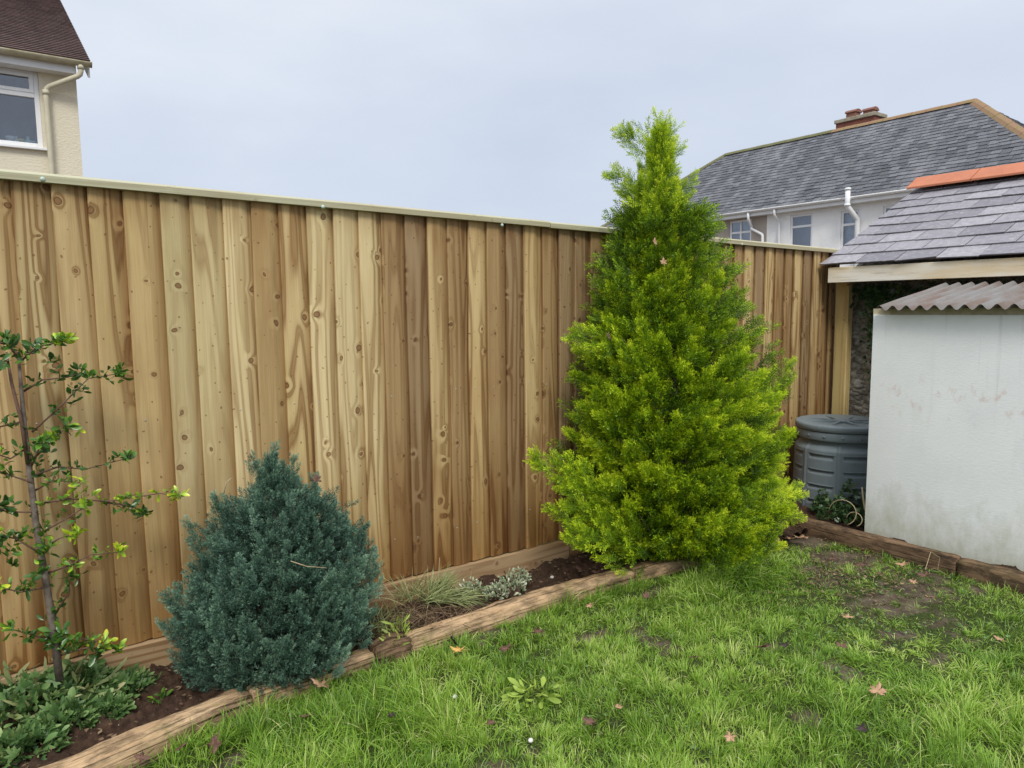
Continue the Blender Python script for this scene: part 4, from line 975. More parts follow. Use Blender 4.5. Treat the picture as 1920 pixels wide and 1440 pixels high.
conifer(g, gt, pf, GT, 470, 27, .112, 'gold', .32, (R(18), R(66)), 3.0, 21, inner=2400, jit=.12, wob=.14, spread=.32, front=.42, lift=.10,
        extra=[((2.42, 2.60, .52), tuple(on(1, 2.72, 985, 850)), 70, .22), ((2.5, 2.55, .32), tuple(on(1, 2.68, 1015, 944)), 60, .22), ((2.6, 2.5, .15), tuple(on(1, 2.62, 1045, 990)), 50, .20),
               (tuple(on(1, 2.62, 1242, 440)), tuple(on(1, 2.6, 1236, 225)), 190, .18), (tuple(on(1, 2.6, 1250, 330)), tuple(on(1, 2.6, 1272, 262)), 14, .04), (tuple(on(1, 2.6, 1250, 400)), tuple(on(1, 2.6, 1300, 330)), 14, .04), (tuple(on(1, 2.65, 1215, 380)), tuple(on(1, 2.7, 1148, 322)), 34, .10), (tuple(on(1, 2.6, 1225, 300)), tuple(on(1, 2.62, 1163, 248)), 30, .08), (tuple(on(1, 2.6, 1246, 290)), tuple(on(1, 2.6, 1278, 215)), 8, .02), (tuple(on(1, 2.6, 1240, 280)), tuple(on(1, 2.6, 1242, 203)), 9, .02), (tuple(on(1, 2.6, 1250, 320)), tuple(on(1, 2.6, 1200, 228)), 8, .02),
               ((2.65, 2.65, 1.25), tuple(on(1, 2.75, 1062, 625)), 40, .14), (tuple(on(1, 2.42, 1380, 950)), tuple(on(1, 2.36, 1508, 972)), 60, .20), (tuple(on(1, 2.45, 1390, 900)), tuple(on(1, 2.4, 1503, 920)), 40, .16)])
bt = (.845, 2.79)
rows = [(845, 500, 520), (870, 474, 545), (905, 455, 585), (940, 415, 634), (985, 362, 672), (1040, 335, 704), (1090, 303, 712), (1140, 292, 704), (1190, 300, 694), (1235, 325, 645), (1270, 400, 570)]
pf = prof_from(bt, rows)
b = thing('blue_conifer', (bt[0], bt[1], 0), 'squat blue green rounded conifer with pointed top before the left half of the fence', 'conifer')
BT = [spray(50+i, 13, 4, .36, 38, .15, .060, flat=.8) for i in range(5)]
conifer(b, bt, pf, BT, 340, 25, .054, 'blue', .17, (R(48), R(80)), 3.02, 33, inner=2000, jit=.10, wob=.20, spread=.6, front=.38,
        extra=[(tuple(on(1, 2.74, 505, 960)), tuple(on(1, 2.72, 508, 845)), 90, .14)]+[(tuple(on(1, 2.74, *a)), tuple(on(1, 2.70, *b_)), 26, .05) for a, b_ in (((500, 930), (512, 826)), ((485, 940), (470, 850)), ((540, 940), (552, 850)), ((570, 960), (590, 885)), ((655, 1060), (688, 968)), ((660, 1090), (706, 1030)), ((390, 1040), (352, 980)), ((420, 990), (405, 925)), ((350, 1150), (303, 1105)), ((350, 1200), (300, 1165)), ((640, 1040), (640, 960)))])

# ================================================================== LEFT SHRUB (young glossy-leaved tree)
ys_ = 2.86
ls = thing('young_evergreen_shrub', (on(1, ys_, 108, 1255).x, ys_, 0), 'sparse young shrub with glossy green and yellow leaves at the left edge', 'shrub')
def S(px, py, dy=0): p = on(1, ys_+dy, px, py); return (p.x, p.y, p.z)
mb = MB(); mb.tube([S(112, 1275), S(100, 1180), S(86, 1090), S(68, 985), S(55, 880), S(46, 800), S(40, 730), S(34, 660)], [.013, .012, .011, .0105, .0095, .008, .006, .004], 10); mb.build('trunk', 'bark', ls)
mb = MB(); mb.tube([S(52, 870, -.01), S(40, 790, -.015), S(22, 720, -.02), S(12, 660, -.02)], [.006, .0055, .005, .003], 8); mb.build('stem', 'redstem', ls)
br = [([(60, 810), (110, 765), (165, 710), (225, 700)], 0), ([(42, 735), (80, 712), (125, 708), (150, 700)], .03), ([(36, 680), (70, 650), (120, 640)], -.03), ([(34, 670), (10, 640), (-20, 650)], 0),
      ([(62, 860), (90, 835), (125, 800)], -.05), ([(66, 890), (110, 875), (160, 880), (236, 860)], .02), ([(70, 945), (130, 935), (200, 940), (300, 925), (335, 930)], 0), ([(200, 942), (250, 950), (275, 965)], .02),
      ([(62, 905), (30, 895), (-10, 880)], .02), ([(70, 960), (30, 960), (-20, 955)], -.02), ([(74, 1000), (120, 975), (160, 950)], -.06), ([(80, 1040), (30, 1010), (-20, 1000)], 0),
      ([(88, 1075), (130, 1060), (170, 1040), (225, 1035)], -.03), ([(90, 1100), (40, 1110), (-10, 1100)], .02), ([(98, 1160), (130, 1110), (130, 1080)], -.05), ([(45, 790), (0, 800), (-30, 790)], 0), ([(50, 840), (20, 860), (-10, 850)], -.05),
      ([(105, 1210), (140, 1195), (195, 1205)], -.05), ([(100, 1200), (60, 1190), (20, 1180)], 0), ([(108, 1230), (160, 1215), (220, 1215)], -.03), ([(65, 920), (100, 900), (150, 905)], -.05), ([(80, 1030), (110, 1010), (140, 1000)], -.08), ([(56, 880), (70, 850), (75, 830)], -.09)]
mb = MB(); LP, LD, LS, LA, LB = [], [], [], [], []
r_ = random.Random(4)
def rosette(P, D, S_, A, Bc, p, n, size, tone, up=(0, 0, .5)):
    for i in range(n):
        d = Vector((r_.gauss(0, 1), r_.gauss(0, 1), r_.gauss(0, .7)))+Vector(up)
        P.append(tuple(Vector(p)+Vector((r_.gauss(0, .006), r_.gauss(0, .006), r_.gauss(0, .006))))); D.append(tuple(d.normalized())); S_.append(size*r_.uniform(.65, 1.2)); A.append(min(1, max(0, tone+r_.gauss(0, .18)))); Bc.append(min(1, max(0, tone+r_.gauss(0, .1))))
for pts, dy in br:
    w3 = [S(x_, y_, dy*(i/len(pts))+r_.uniform(-.01, .01)) for i, (x_, y_) in enumerate(pts)]
    mb.tube(w3, [.0042-.0028*i/(len(w3)-1) for i in range(len(w3))], 6)
    tone = r_.choice([.3, .5, .62, .8])
    for a, c in zip(w3[:-1], w3[1:]):
        L = (Vector(c)-Vector(a)).length
        for k in range(int(L/.019)+1):
            q = Vector(a).lerp(Vector(c), r_.random()); rosette(LP, LD, LS, LA, LB, q+Vector((r_.gauss(0, .01), r_.gauss(0, .01), r_.gauss(0, .01))), r_.choice([2, 3, 4]), .028, tone)
    rosette(LP, LD, LS, LA, LB, w3[-1], 13, .036, min(1, tone+.25))
for px, py, n, t in ((20, 652, 26, .35), (60, 655, 18, .3), (0, 668, 20, .3), (120, 640, 12, .8), (215, 700, 12, .5), (180, 700, 10, .6), (130, 690, 14, .2), (60, 1000, 14, .7), (20, 1020, 22, .3), (110, 1190, 30, .5), (140, 1205, 24, .6), (90, 1210, 24, .4), (60, 1090, 16, .35), (180, 1215, 16, .3), (90, 810, 12, .8), (130, 795, 8, .95), (10, 940, 26, .3), (260, 950, 14, .15), (100, 1060, 18, .45), (15, 1050, 16, .5)):
    for _ in range(max(1, n//6)):
        q = Vector(S(px+r_.gauss(0, 14), py+r_.gauss(0, 10), r_.uniform(-.05, .02))); rosette(LP, LD, LS, LA, LB, q, 8, .035, t)
mb.build('branches', 'redstem', ls)
V, Q, Fo = scatter(LEAF, np.array(LP), np.array(LD), np.array(LS), np.array(LA), np.array(LB)); np_mesh('leaves', V, Q, 'glossy', ls, Fo)

# ================================================================== LOW PLANTS
def clump(name, pts, temps, size, mat, label, cat, n, flat=0, up=.8, group=None, kind=None, tone=(.5, .25), zspread=.03, stems=None):
    """pts: list of (centre Vector, radius x, radius y, height)"""
    P, D, A, Bc, Sz = [], [], [], [], []
    for _ in range(n):
        c, rx, ry, h = pts[r_.randrange(len(pts))]; a = r_.uniform(0, 6.283); q = r_.random()**.5
        z = h*(1-q*q*.7)*r_.uniform(.25, 1)
        P.append((c.x+rx*q*math.cos(a), c.y+ry*q*math.sin(a), c.z+z)); D.append(tuple(Vector((math.cos(a)*q+r_.gauss(0, .5), math.sin(a)*q+r_.gauss(0, .5), up+r_.gauss(0, .35))).normalized()))
        A.append(min(1, max(0, r_.gauss(*tone)))); Bc.append(min(1, max(0, r_.gauss(*tone)))); Sz.append(size*r_.uniform(.55, 1.25))
    root = None
    V, Q, Fo = scatter(temps, np.array(P), np.array(D), np.array(Sz), np.array(A), np.array(Bc))
    V[:, 1] = np.minimum(V[:, 1], FY-.05)
    if kind: o = np_mesh(name, V, Q, mat, None, Fo); tag(o, label, cat, group, kind); return o
    c = pts[0][0]; t = thing(name, (c.x, c.y, 0), label, cat, group)
    np_mesh('leaves', V, Q, mat, t, Fo)
    if n < 80: return t
    mb = MB()
    for i in range(0, len(P), 9):
        p = Vector(P[i]); b_ = Vector((c.x*.5+p.x*.5, c.y*.5+p.y*.5, .02)); mb.tube([b_, (b_+p)/2+Vector((0, 0, .01)), p], [.0022, .0018, .001], 4, cap=False)
    mb.build('stems', 'redstem', t); return t
wc = [(gp(60, 1350, .03), .15, .11, .16), (gp(150, 1300, .03), .13, .08, .12), (gp(230, 1300, .03), .10, .07, .07), (gp(30, 1420, .03), .14, .08, .08), (gp(-40, 1300, .03), .14, .15, .14), (gp(120, 1370, .03), .12, .05, .09), (gp(190, 1345, .03), .09, .05, .06)]
o = clump('weed_patch', wc, LOBED, .034, 'weed', 'low tangle of lobed green weeds at the foot of the left shrub', 'weeds', 1350, kind='stuff', up=.5, tone=(.34, .30))
clump('weed_patch', [(c[0], c[1]*1.05, c[2], c[3]*1.15) for c in wc], LEAF, .045, 'weed', 'oval leaves mixed through the green weeds at the bottom left corner', 'weeds', 420, kind='stuff', up=.5, tone=(.45, .35))
clump('weed_patch', [(gp(100, 1330, .03), .2, .09, .12), (gp(10, 1290, .03), .16, .1, .16)], NARROW, .085, 'sedge', 'grassy weed blades among the lobed weeds at the bottom left', 'weeds', 190, kind='stuff', up=.4, tone=(.6, .3))
clump('seedling', [(Vector((on(1, 2.75, 297, 1258).x, 2.75, .03)), .02, .02, .05)], LEAF, .035, 'glossy', 'tiny green seedling in bare soil left of the blue conifer', 'seedling', 12, tone=(.6, .2))
# sedge clump, uprooted, with its root ball
sc_ = Vector((1.52, 2.86, .04))
t = thing('sedge_clump', sc_, 'tipped-over pale grassy clump with brown roots right of the blue conifer', 'ornamental grass')
def tuft(c, n, L, dirs, spread, wz_=.010, tone=(.62, .28), seg=5, w0=.0035, droop=.7):
    V, Q, Fo = [], [], []
    for _ in range(n):
        d = (Vector(dirs)+Vector((r_.gauss(0, spread), r_.gauss(0, spread), r_.gauss(0, spread*.6)))).normalized(); l = L*r_.uniform(.5, 1.15)
        p = Vector(c)+Vector((r_.gauss(0, wz_*3), r_.gauss(0, wz_*3), abs(r_.gauss(0, wz_)))); s_ = d.cross(Vector((r_.gauss(0, 1), r_.gauss(0, 1), r_.gauss(0, 1)))).normalized(); b0 = len(V); a, b_ = min(1, max(0, r_.gauss(*tone))), r_.random()
        for i in range(seg+1):
            q = i/seg; ww = w0*(1-q*q*.9)
            V += [p-s_*ww*.5, p+s_*ww*.5]; Fo += [(a, q, b_)]*2; p = p+d*(l/seg); p.z = max(p.z, .015); d = (d+Vector((0, 0, -droop/seg*(.4+q)))).normalized()
        Q += [(b0+2*i, b0+2*i+1, b0+2*i+3, b0+2*i+2) for i in range(seg)]
    return np.array([tuple(v) for v in V]), np.array(Q), np.array(Fo)
P1 = [tuft((1.58, 2.86, .09), 190, .15, (.75, -.5, .35), .55), tuft((1.62, 2.90, .11), 150, .13, (.5, -.4, .8), .5), tuft((1.50, 2.92, .09), 90, .15, (-.3, -.2, .9), .5), tuft((1.72, 2.82, .07), 100, .12, (.6, -.7, .2), .5)]
V, Q, Fo = join_np(*P1); V[:, 1] = np.minimum(V[:, 1], FY-.05); np_mesh('leaves', V, Q, 'sedge', t, Fo)
P1 = [tuft((1.50, 2.80, .05), 230, .13, (-.5, -.5, .1), .9, .02, w0=.0026, droop=.9), tuft((1.42, 2.82, .05), 150, .12, (-.3, -.1, .5), .9, .02, w0=.0026, droop=1.2), tuft((1.62, 2.74, .03), 160, .10, (0, -.3, .1), 1.0, .02, w0=.0026)]
V, Q, Fo = join_np(*P1); V[:, 1] = np.minimum(V[:, 1], FY-.05); np_mesh('roots', V, Q, 'root', t, Fo)
for q0_, q1_ in (((1.6, 2.9, .05), (1.66, 2.92, .26)), ((1.42, 2.9, .05), (1.36, 2.96, .22)), ((1.75, 2.9, .04), (1.86, 2.95, .14))):
    mb = MB(); mb.tube([q0_, ((q0_[0]+q1_[0])/2+.01, q0_[1], (q0_[2]+q1_[2])/2), q1_], [.002, .0018, .001], 5); mb.build('dry_stalk', 'dry', t)
t = thing('sedge_clump', (1.32, 2.79, .03), 'low tangle of dry grass stems touching the right side of the blue conifer', 'ornamental grass')
P1 = [tuft((1.30, 2.84, .04), 120, .12, (.1, -.3, .7), .7, .02, tone=(.45, .25)), tuft((1.24, 2.76, .04), 60, .10, (.2, -.4, .4), .7, .02)]
V, Q, Fo = join_np(*P1); V[:, 1] = np.minimum(V[:, 1], FY-.05); np_mesh('leaves', V, Q, 'sedge', t, Fo)
clump('lime_plant', [(gp(745, 1200, .04), .035, .03, .09), (gp(735, 1215, .04), .03, .02, .03)], NARROW, .05, 'lime', 'little lime green leafy tuft beside the edging right of the blue conifer', 'plant', 70, tone=(.55, .25), up=.6)
clump('lime_plant', [(gp(640, 1235, .04), .04, .02, .04)], NARROW, .045, 'lime', 'small yellow green sprig poking out under the blue conifer onto the log', 'plant', 26, tone=(.4, .25), up=.3)
clump('variegated_plant', [(gp(955, 1118, .04), .085, .05, .13), (gp(930, 1122, .04), .06, .05, .08), (gp(880, 1118, .04), .07, .04, .09), (gp(975, 1100, .04), .05, .03, .11)], LEAF, .021, 'varieg', 'cream and green variegated shrublet on the soil behind the long log', 'plant', 760, tone=(.5, .3), up=.7)
clump('small_green_plant', [(gp(895, 1118, .05), .06, .03, .03)], LEAF, .03, 'ivy', 'dark green leaves between the pale grassy clump and the variegated plant', 'plant', 60, tone=(.5, .2))
# ivy by the bin
iv = [(Vector((4.46, 2.44, .06)), .12, .08, .26), (Vector((4.62, 2.36, .06)), .13, .05, .24), (Vector((4.36, 2.40, .05)), .08, .08, .12), (Vector((4.42, 2.30, .05)), .10, .06, .15), (Vector((4.36, 2.50, .05)), .09, .07, .14), (Vector((4.42, 2.60, .05)), .07, .06, .18)]
clump('ivy', iv, LOBED, .028, 'ivy', 'dark ivy growing against the foot of the grey compost bin', 'ivy', 820, tone=(.45, .28), up=.3)
ivt = thing('ivy', (5.42, 2.75, .8), 'ivy climbing the rubble wall under the slate eaves', 'ivy')
P, D, A, Bc, Sz = [], [], [], [], []
for _ in range(950):
    k = r_.random()
    if k < .5: z = r_.uniform(.9, 1.60); y = 2.73+ (z-1.0)*.12+r_.gauss(0, .05)-.06
    else: z = r_.gauss(1.53, .05); y = r_.uniform(1.9, 2.95)
    if z > 1.60: continue
    P.append((5.265-abs(r_.gauss(0, .012)), y, z)); D.append(tuple(Vector((-.6, r_.gauss(0, .8), -.4+r_.gauss(0, .5))).normalized())); A.append(min(1, max(0, r_.gauss(.4, .3)))); Bc.append(r_.random()); Sz.append(.034*r_.uniform(.5, 1.2))
V, Q, Fo = scatter(LOBED, np.array(P), np.array(D), np.array(Sz), np.array(A), np.array(Bc)); np_mesh('leaves', V, Q, 'ivy', ivt, Fo)
mb = MB(); mb.tube([(5.285, 2.79, .1), (5.275, 2.75, .6), (5.27, 2.72, 1.0), (5.27, 2.75, 1.3), (5.27, 2.69, 1.58)], [.007, .006, .005, .004, .003], 6); mb.tube([(5.27, 2.72, 1.1), (5.27, 2.55, 1.4), (5.27, 2.2, 1.55)], .003, 5); mb.build('stems', 'bark', ivt)
# dry looped stems on the sleeper
def loop(c, r, tilt, lab):
    pts = []
    for i in range(15):
        a = R(-70+i*18); pts.append(Vector(c)+Vector((math.cos(a)*r*.35, -math.cos(a)*r*.9, r+math.sin(a)*r)))
    mb = MB(); mb.tube(pts, [.0035-.002*i/14 for i in range(15)], 6); o = mb.build('dry_vine', 'dry', origin=c); tag(o, lab, 'vine', 'dry vine stems looped beside the bin')
loop((4.20, 2.33, .085), .080, 0, 'larger pale bent vine loop arching over the dark ivy by the bin')
loop((4.23, 2.27, .085), .045, 0, 'smaller pale vine loop lying on the sleeper by the bin')
mb = MB(); mb.tube([(4.27, 2.20, .095), (4.34, 2.27, .20), (4.38, 2.31, .30)], [.007, .006, .005], 7); o = mb.build('stick', 'dry', origin=(4.27, 2.2, .09)); tag(o, 'pale stick leaning up beside the left edge of the white board', 'stick')
mb = MB(); mb.tube([tuple(gp(1735, 1068, .12)), tuple(gp(1745, 1035, .16)), tuple(gp(1762, 1045, .10)), tuple(gp(1758, 1068, .04)), tuple(gp(1775, 1078, .02))], .0016, 5); o = mb.build('twig', 'dry', origin=gp(1735, 1068)); tag(o, 'thin wiry twig hooked over the dark sleeper by the white board', 'twig')
for pts, lab in (([(545, 1052), (575, 1062), (612, 1065)], 'thin pale bent twig caught across the middle of the blue conifer'), ([(420, 925), (424, 905), (433, 897)], 'short curved straw sticking up from the left shoulder of the blue conifer')):
    yy2 = 2.40 if 'middle' in lab else 2.62
    mb = MB(); mb.tube([tuple(on(1, yy2, *q)) for q in pts], .0018, 5); o = mb.build('twig', 'dry', origin=on(1, yy2, *pts[0])); tag(o, lab, 'twig')
# rosette weed in the lawn
clump('rosette_weed', [(gp(1000, 1300, .025), .08, .06, .015)], [leaf_temp(.34, .06, .12, .65)], .058, 'lime', 'flat rosette of broad light green leaves in the middle of the lawn', 'weed', 60, tone=(.30, .2), up=.02)
clump('seedling', [(gp(612, 1268, .03), .015, .012, .05)], LEAF, .03, 'glossy', 'small green sprout beside the pale leaf at the log under the blue conifer', 'seedling', 9, tone=(.55, .2))

# ================================================================== GRASS
def grass():
    global rg
    rg = np.random.default_rng(5)
    def seen(x, y):
        dep = x*FW.x+y*FW.y; latp = x*RR.x+y*RR.y
        return (dep > 1.25) & (np.abs(latp) < dep*.80+.15) & (y < edge_y(x)-.004) & (x < 4.15)
    def length(x, y):
        L = .028+.042*fbm(x*2.2+4, y*2.2+8)
        for px, py, sx, sy, a in ((680, 1370, .35, .2, .060), (1400, 1085, .28, .11, .115), (1330, 1110, .40, .14, .060), (1480, 1180, .3, .1, .02), (1300, 1165, .3, .12, .020), (1520, 1385, .5, .16, .022), (1850, 1400, .5, .22, .032), (480, 1380, .2, .16, .04), (1120, 1120, .15, .08, .045), (1050, 1150, .12, .05, .035), (880, 1215, .18, .05, .03), (1250, 1400, .3, .12, .015), (860, 1360, .14, .10, .045), (1640, 1040, .15, .05, .02), (1390, 1230, .14, .05, .03)):
            p = gp(px, py); L += a*np.exp(-((x-p.x)/sx)**2-((y-p.y)/sy)**2)
        L += .028*np.exp(-((edge_y(x)-y)/.05)**2)*(fbm(x*5, y*5) > .40)
        L *= 1-.6*np.exp(-((edge_y(x)-y)/.10)**2)*(x > 2.65); q = gp(1000, 1300); L *= 1-.6*np.exp(-((x-q.x)/.09)**2-((y-q.y)/.08)**2)
        return L
    def thin(x, y):     # the worn right hand side grows thin
        q = gp(1690, 1130); return np.exp(-((x-q.x)/.55)**2-((y-q.y)/.42)**2)
    # undergrowth
    N = 150000
    x1 = rg.uniform(-.6, 4.3, N); y1 = rg.uniform(.0, 2.66, N); ok = seen(x1, y1); x1, y1 = x1[ok], y1[ok]
    b1 = bare_map(x1, y1); ok = rg.random(len(x1)) < np.clip((1-b1*1.0)*(1-.55*thin(x1, y1)), .02, 1)*np.clip(3.2*(fbm(x1*9+3, y1*9)-.22), .12, 1); x1, y1, b1 = x1[ok], y1[ok], b1[ok]
    n1 = len(x1); L1 = .016+.40*length(x1, y1)*rg.uniform(.4, 1.3, n1); th1 = rg.uniform(0, 6.283, n1); le1 = rg.uniform(.5, 1.6, n1)
    t1 = np.clip(rg.normal(.45, .26, n1), 0, 1); c1 = np.clip(.45+(fbm(x1*3.5+40, y1*3.5+11)-.5)*2, 0, 1)
    # tufts
    M = 9500
    cx_ = rg.uniform(-.6, 4.3, M); cy_ = rg.uniform(0, 2.66, M); ok = seen(cx_, cy_); cx_, cy_ = cx_[ok], cy_[ok]
    bb = bare_map(cx_, cy_); ok = rg.random(len(cx_)) < np.clip((1-bb*1.4)*(1-.8*thin(cx_, cy_)), .02, 1); cx_, cy_, bb = cx_[ok], cy_[ok], bb[ok]; m = len(cx_)
    Lc = length(cx_, cy_)*rg.uniform(.65, 1.3, m); thc = fbm(cx_*1.4+1, cy_*1.4+5)*14+rg.normal(0, 1.0, m); lc = rg.uniform(.15, .9, m); tc_ = np.clip(rg.normal(.42, .17, m), 0, 1); cc = np.clip(.5+(fbm(cx_*3.0+40, cy_*3.0+11)-.5)*4+rg.normal(0, .16, m), 0, 1)
    cnt = np.clip((rg.gamma(3.0, 8.0, m)).astype(int), 5, 70); ix = np.repeat(np.arange(m), cnt); n2 = len(ix)
    off = rg.normal(0, .010, (n2, 2))*(1+8*Lc[ix])[:, None]; x2 = cx_[ix]+off[:, 0]; y2 = cy_[ix]+off[:, 1]
    vx = np.cos(thc[ix])*lc[ix]+off[:, 0]/.028+rg.normal(0, .22, n2); vy = np.sin(thc[ix])*lc[ix]+off[:, 1]/.028+rg.normal(0, .22, n2)
    th2 = np.arctan2(vy, vx); le2 = np.clip(np.hypot(vx, vy)*.85+rg.normal(.10, .15, n2), .03, 1.6); L2 = Lc[ix]*rg.uniform(.55, 1.25, n2)
    t2 = np.clip(tc_[ix]+rg.normal(0, .14, n2), 0, 1); c2 = cc[ix]; ok = seen(x2, y2)
    x2, y2, th2, le2, L2, t2, c2 = [q[ok] for q in (x2, y2, th2, le2, L2, t2, c2)]
    x = np.concatenate([x1, x2]); y = np.concatenate([y1, y2]); th = np.concatenate([th1, th2]); lean = np.concatenate([le1, le2]); L = np.concatenate([L1, L2]); tone = np.concatenate([t1, t2]); cl = np.concatenate([c1, c2]); n = len(x)
    # matted, flattened, paler grass on the worn ground
    q = gp(1700, 1250); mat_ = np.exp(-((x-q.x)/.45)**2-((y-q.y)/.22)**2); lean = np.clip(lean+.6*mat_, 0, 1.5); tone = np.clip(tone+.18*mat_, 0, 1)
    wr = thin(x, y); q2 = gp(1380, 1090); tone = np.clip(tone+.12*wr-.14*np.exp(-((x-q2.x)/.45)**2-((y-q2.y)/.2)**2), 0, 1); L = L*(1-.3*wr); lean = np.clip(lean+.5*wr, 0, 1.5); tone[rg.random(n) < .035+.06*wr] = 1.0; dry = rg.random(n) < .05; cl[dry] = 1; tone[dry] = 1
    w0 = rg.uniform(.0016, .0036, n)*(.8+L*5)
    seg = 4; ts = np.linspace(0, 1, seg+1)
    d = np.stack([np.cos(th), np.sin(th)], 1); sd = np.stack([-np.sin(th), np.cos(th)], 1); tw = rg.normal(0, .6, n)
    V = np.zeros((n, seg+1, 2, 3)); px_ = x.copy(); py_ = y.copy(); pz = (fbm(x*4, y*4)-.5)*.030-.003
    z0 = pz.copy()
    for i, t in enumerate(ts):
        w_ = w0*(1-t**2*.92)*.5
        for j, s_ in ((0, -1), (1, 1)):
            V[:, i, j, 0] = px_+sd[:, 0]*w_*s_*np.cos(tw); V[:, i, j, 1] = py_+sd[:, 1]*w_*s_*np.cos(tw); V[:, i, j, 2] = pz+w_*s_*np.sin(tw)
        a = lean*(.45+1.1*t); st = L/seg
        px_ = px_+d[:, 0]*np.sin(a)*st; py_ = py_+d[:, 1]*np.sin(a)*st; pz = np.maximum(pz+np.cos(a)*st, z0+.003)
    V = V.reshape(-1, 3); b0 = np.arange(n)*(2*(seg+1))
    Q = np.concatenate([np.stack([b0+2*i, b0+2*i+1, b0+2*i+3, b0+2*i+2], 1) for i in range(seg)])
    Fo = np.stack([np.repeat(tone, 2*(seg+1)), np.tile(np.repeat(ts, 2), n), np.repeat(cl, 2*(seg+1))], 1)
    o = np_mesh('grass', V, Q, 'grass', None, Fo); tag(o, 'uneven bright green lawn grass with worn muddy patches', 'grass', None, 'stuff')
    # low broad-leaved lawn weeds and moss between the grass
    N = 5200; x = rg.uniform(-.2, 4.1, N); y = rg.uniform(.4, 2.6, N); ok = seen(x, y) & (fbm(x*4+13, y*4+31) > .50); x, y = x[ok], y[ok]; n3 = len(x)
    V, Q, Fo = scatter(LEAF, np.stack([x, y, .006+rg.uniform(0, .012, n3)+(fbm(x*4, y*4)-.5)*.03], 1), unit(np.stack([rg.normal(0, 1, n3), rg.normal(0, 1, n3), rg.uniform(.05, .5, n3)], 1)), rg.uniform(.010, .022, n3), rg.uniform(.2, .7, n3), rg.uniform(.2, .8, n3))
    o = np_mesh('lawn_weeds', V, Q, 'weed', None, Fo); tag(o, 'tiny broad leaved weeds and clover spread through the lawn', 'lawn weeds', None, 'stuff')
    return n
NG = grass()

# ================================================================== FALLEN LEAVES AND BITS
def dead_leaf(p, size, mat, label, rot=0, tilt=.2, lobes=5, up=0, shape='maple', grp='dead leaves scattered on lawn and plants'):
    vs = [(0, 0, 0)]; r = random.Random(label); n = lobes; rim = []
    for i in range(n):
        a = R(-115+230*i/(n-1)); L = 1-.22*abs(i-(n-1)/2)/((n-1)/2)
        da = R(230/(n-1)/2)
        for aa, ll in ((a-da*.95, .42), (a-da*.5, .78*L), (a-da*.15, .80*L), (a, L*1.05), (a+da*.15, .80*L), (a+da*.5, .78*L), (a+da*.95, .42)): rim.append((aa+r.gauss(0, .04), ll*r.uniform(.9, 1.08)))
    for ring in (.5, 1):
        for aa, ll in rim:
            q = ll*ring; vs.append((math.sin(aa)*q, math.cos(aa)*q, .16*math.sin(aa*3+r.random())*q+.22*q*q+r.uniform(-.03, .03)))
    m = len(rim); fs = [(0, 1+i, 2+i) for i in range(m-1)]+[(1+i, 1+m+i, 2+m+i, 2+i) for i in range(m-1)]
    M_ = Matrix.Rotation(rot, 3, 'Z') @ Matrix.Rotation(tilt, 3, 'X')
    if up: M_ = Matrix.Rotation(rot, 3, 'Z') @ Matrix.Rotation(R(up), 3, 'X')
    vv = [M_ @ Vector(v)*size*.5+Vector(p)+Vector((0, 0, .006)) for v in vs]
    mb = MB(); mb.add(vv, fs, smooth=True); st = M_ @ Vector((0, -1, .1))*size*.42
    mb.tube([Vector(p)+Vector((0, 0, .006)), Vector(p)+st*.5+Vector((0, 0, .008)), Vector(p)+st+Vector((0, 0, .006))], [.0012, .0012, .0009], 5)
    o = mb.build('dead_leaf', mat, origin=p); s_ = o.modifiers.new('solid', 'SOLIDIFY'); s_.thickness = .0008
    tag(o, label, 'leaf', grp); return o
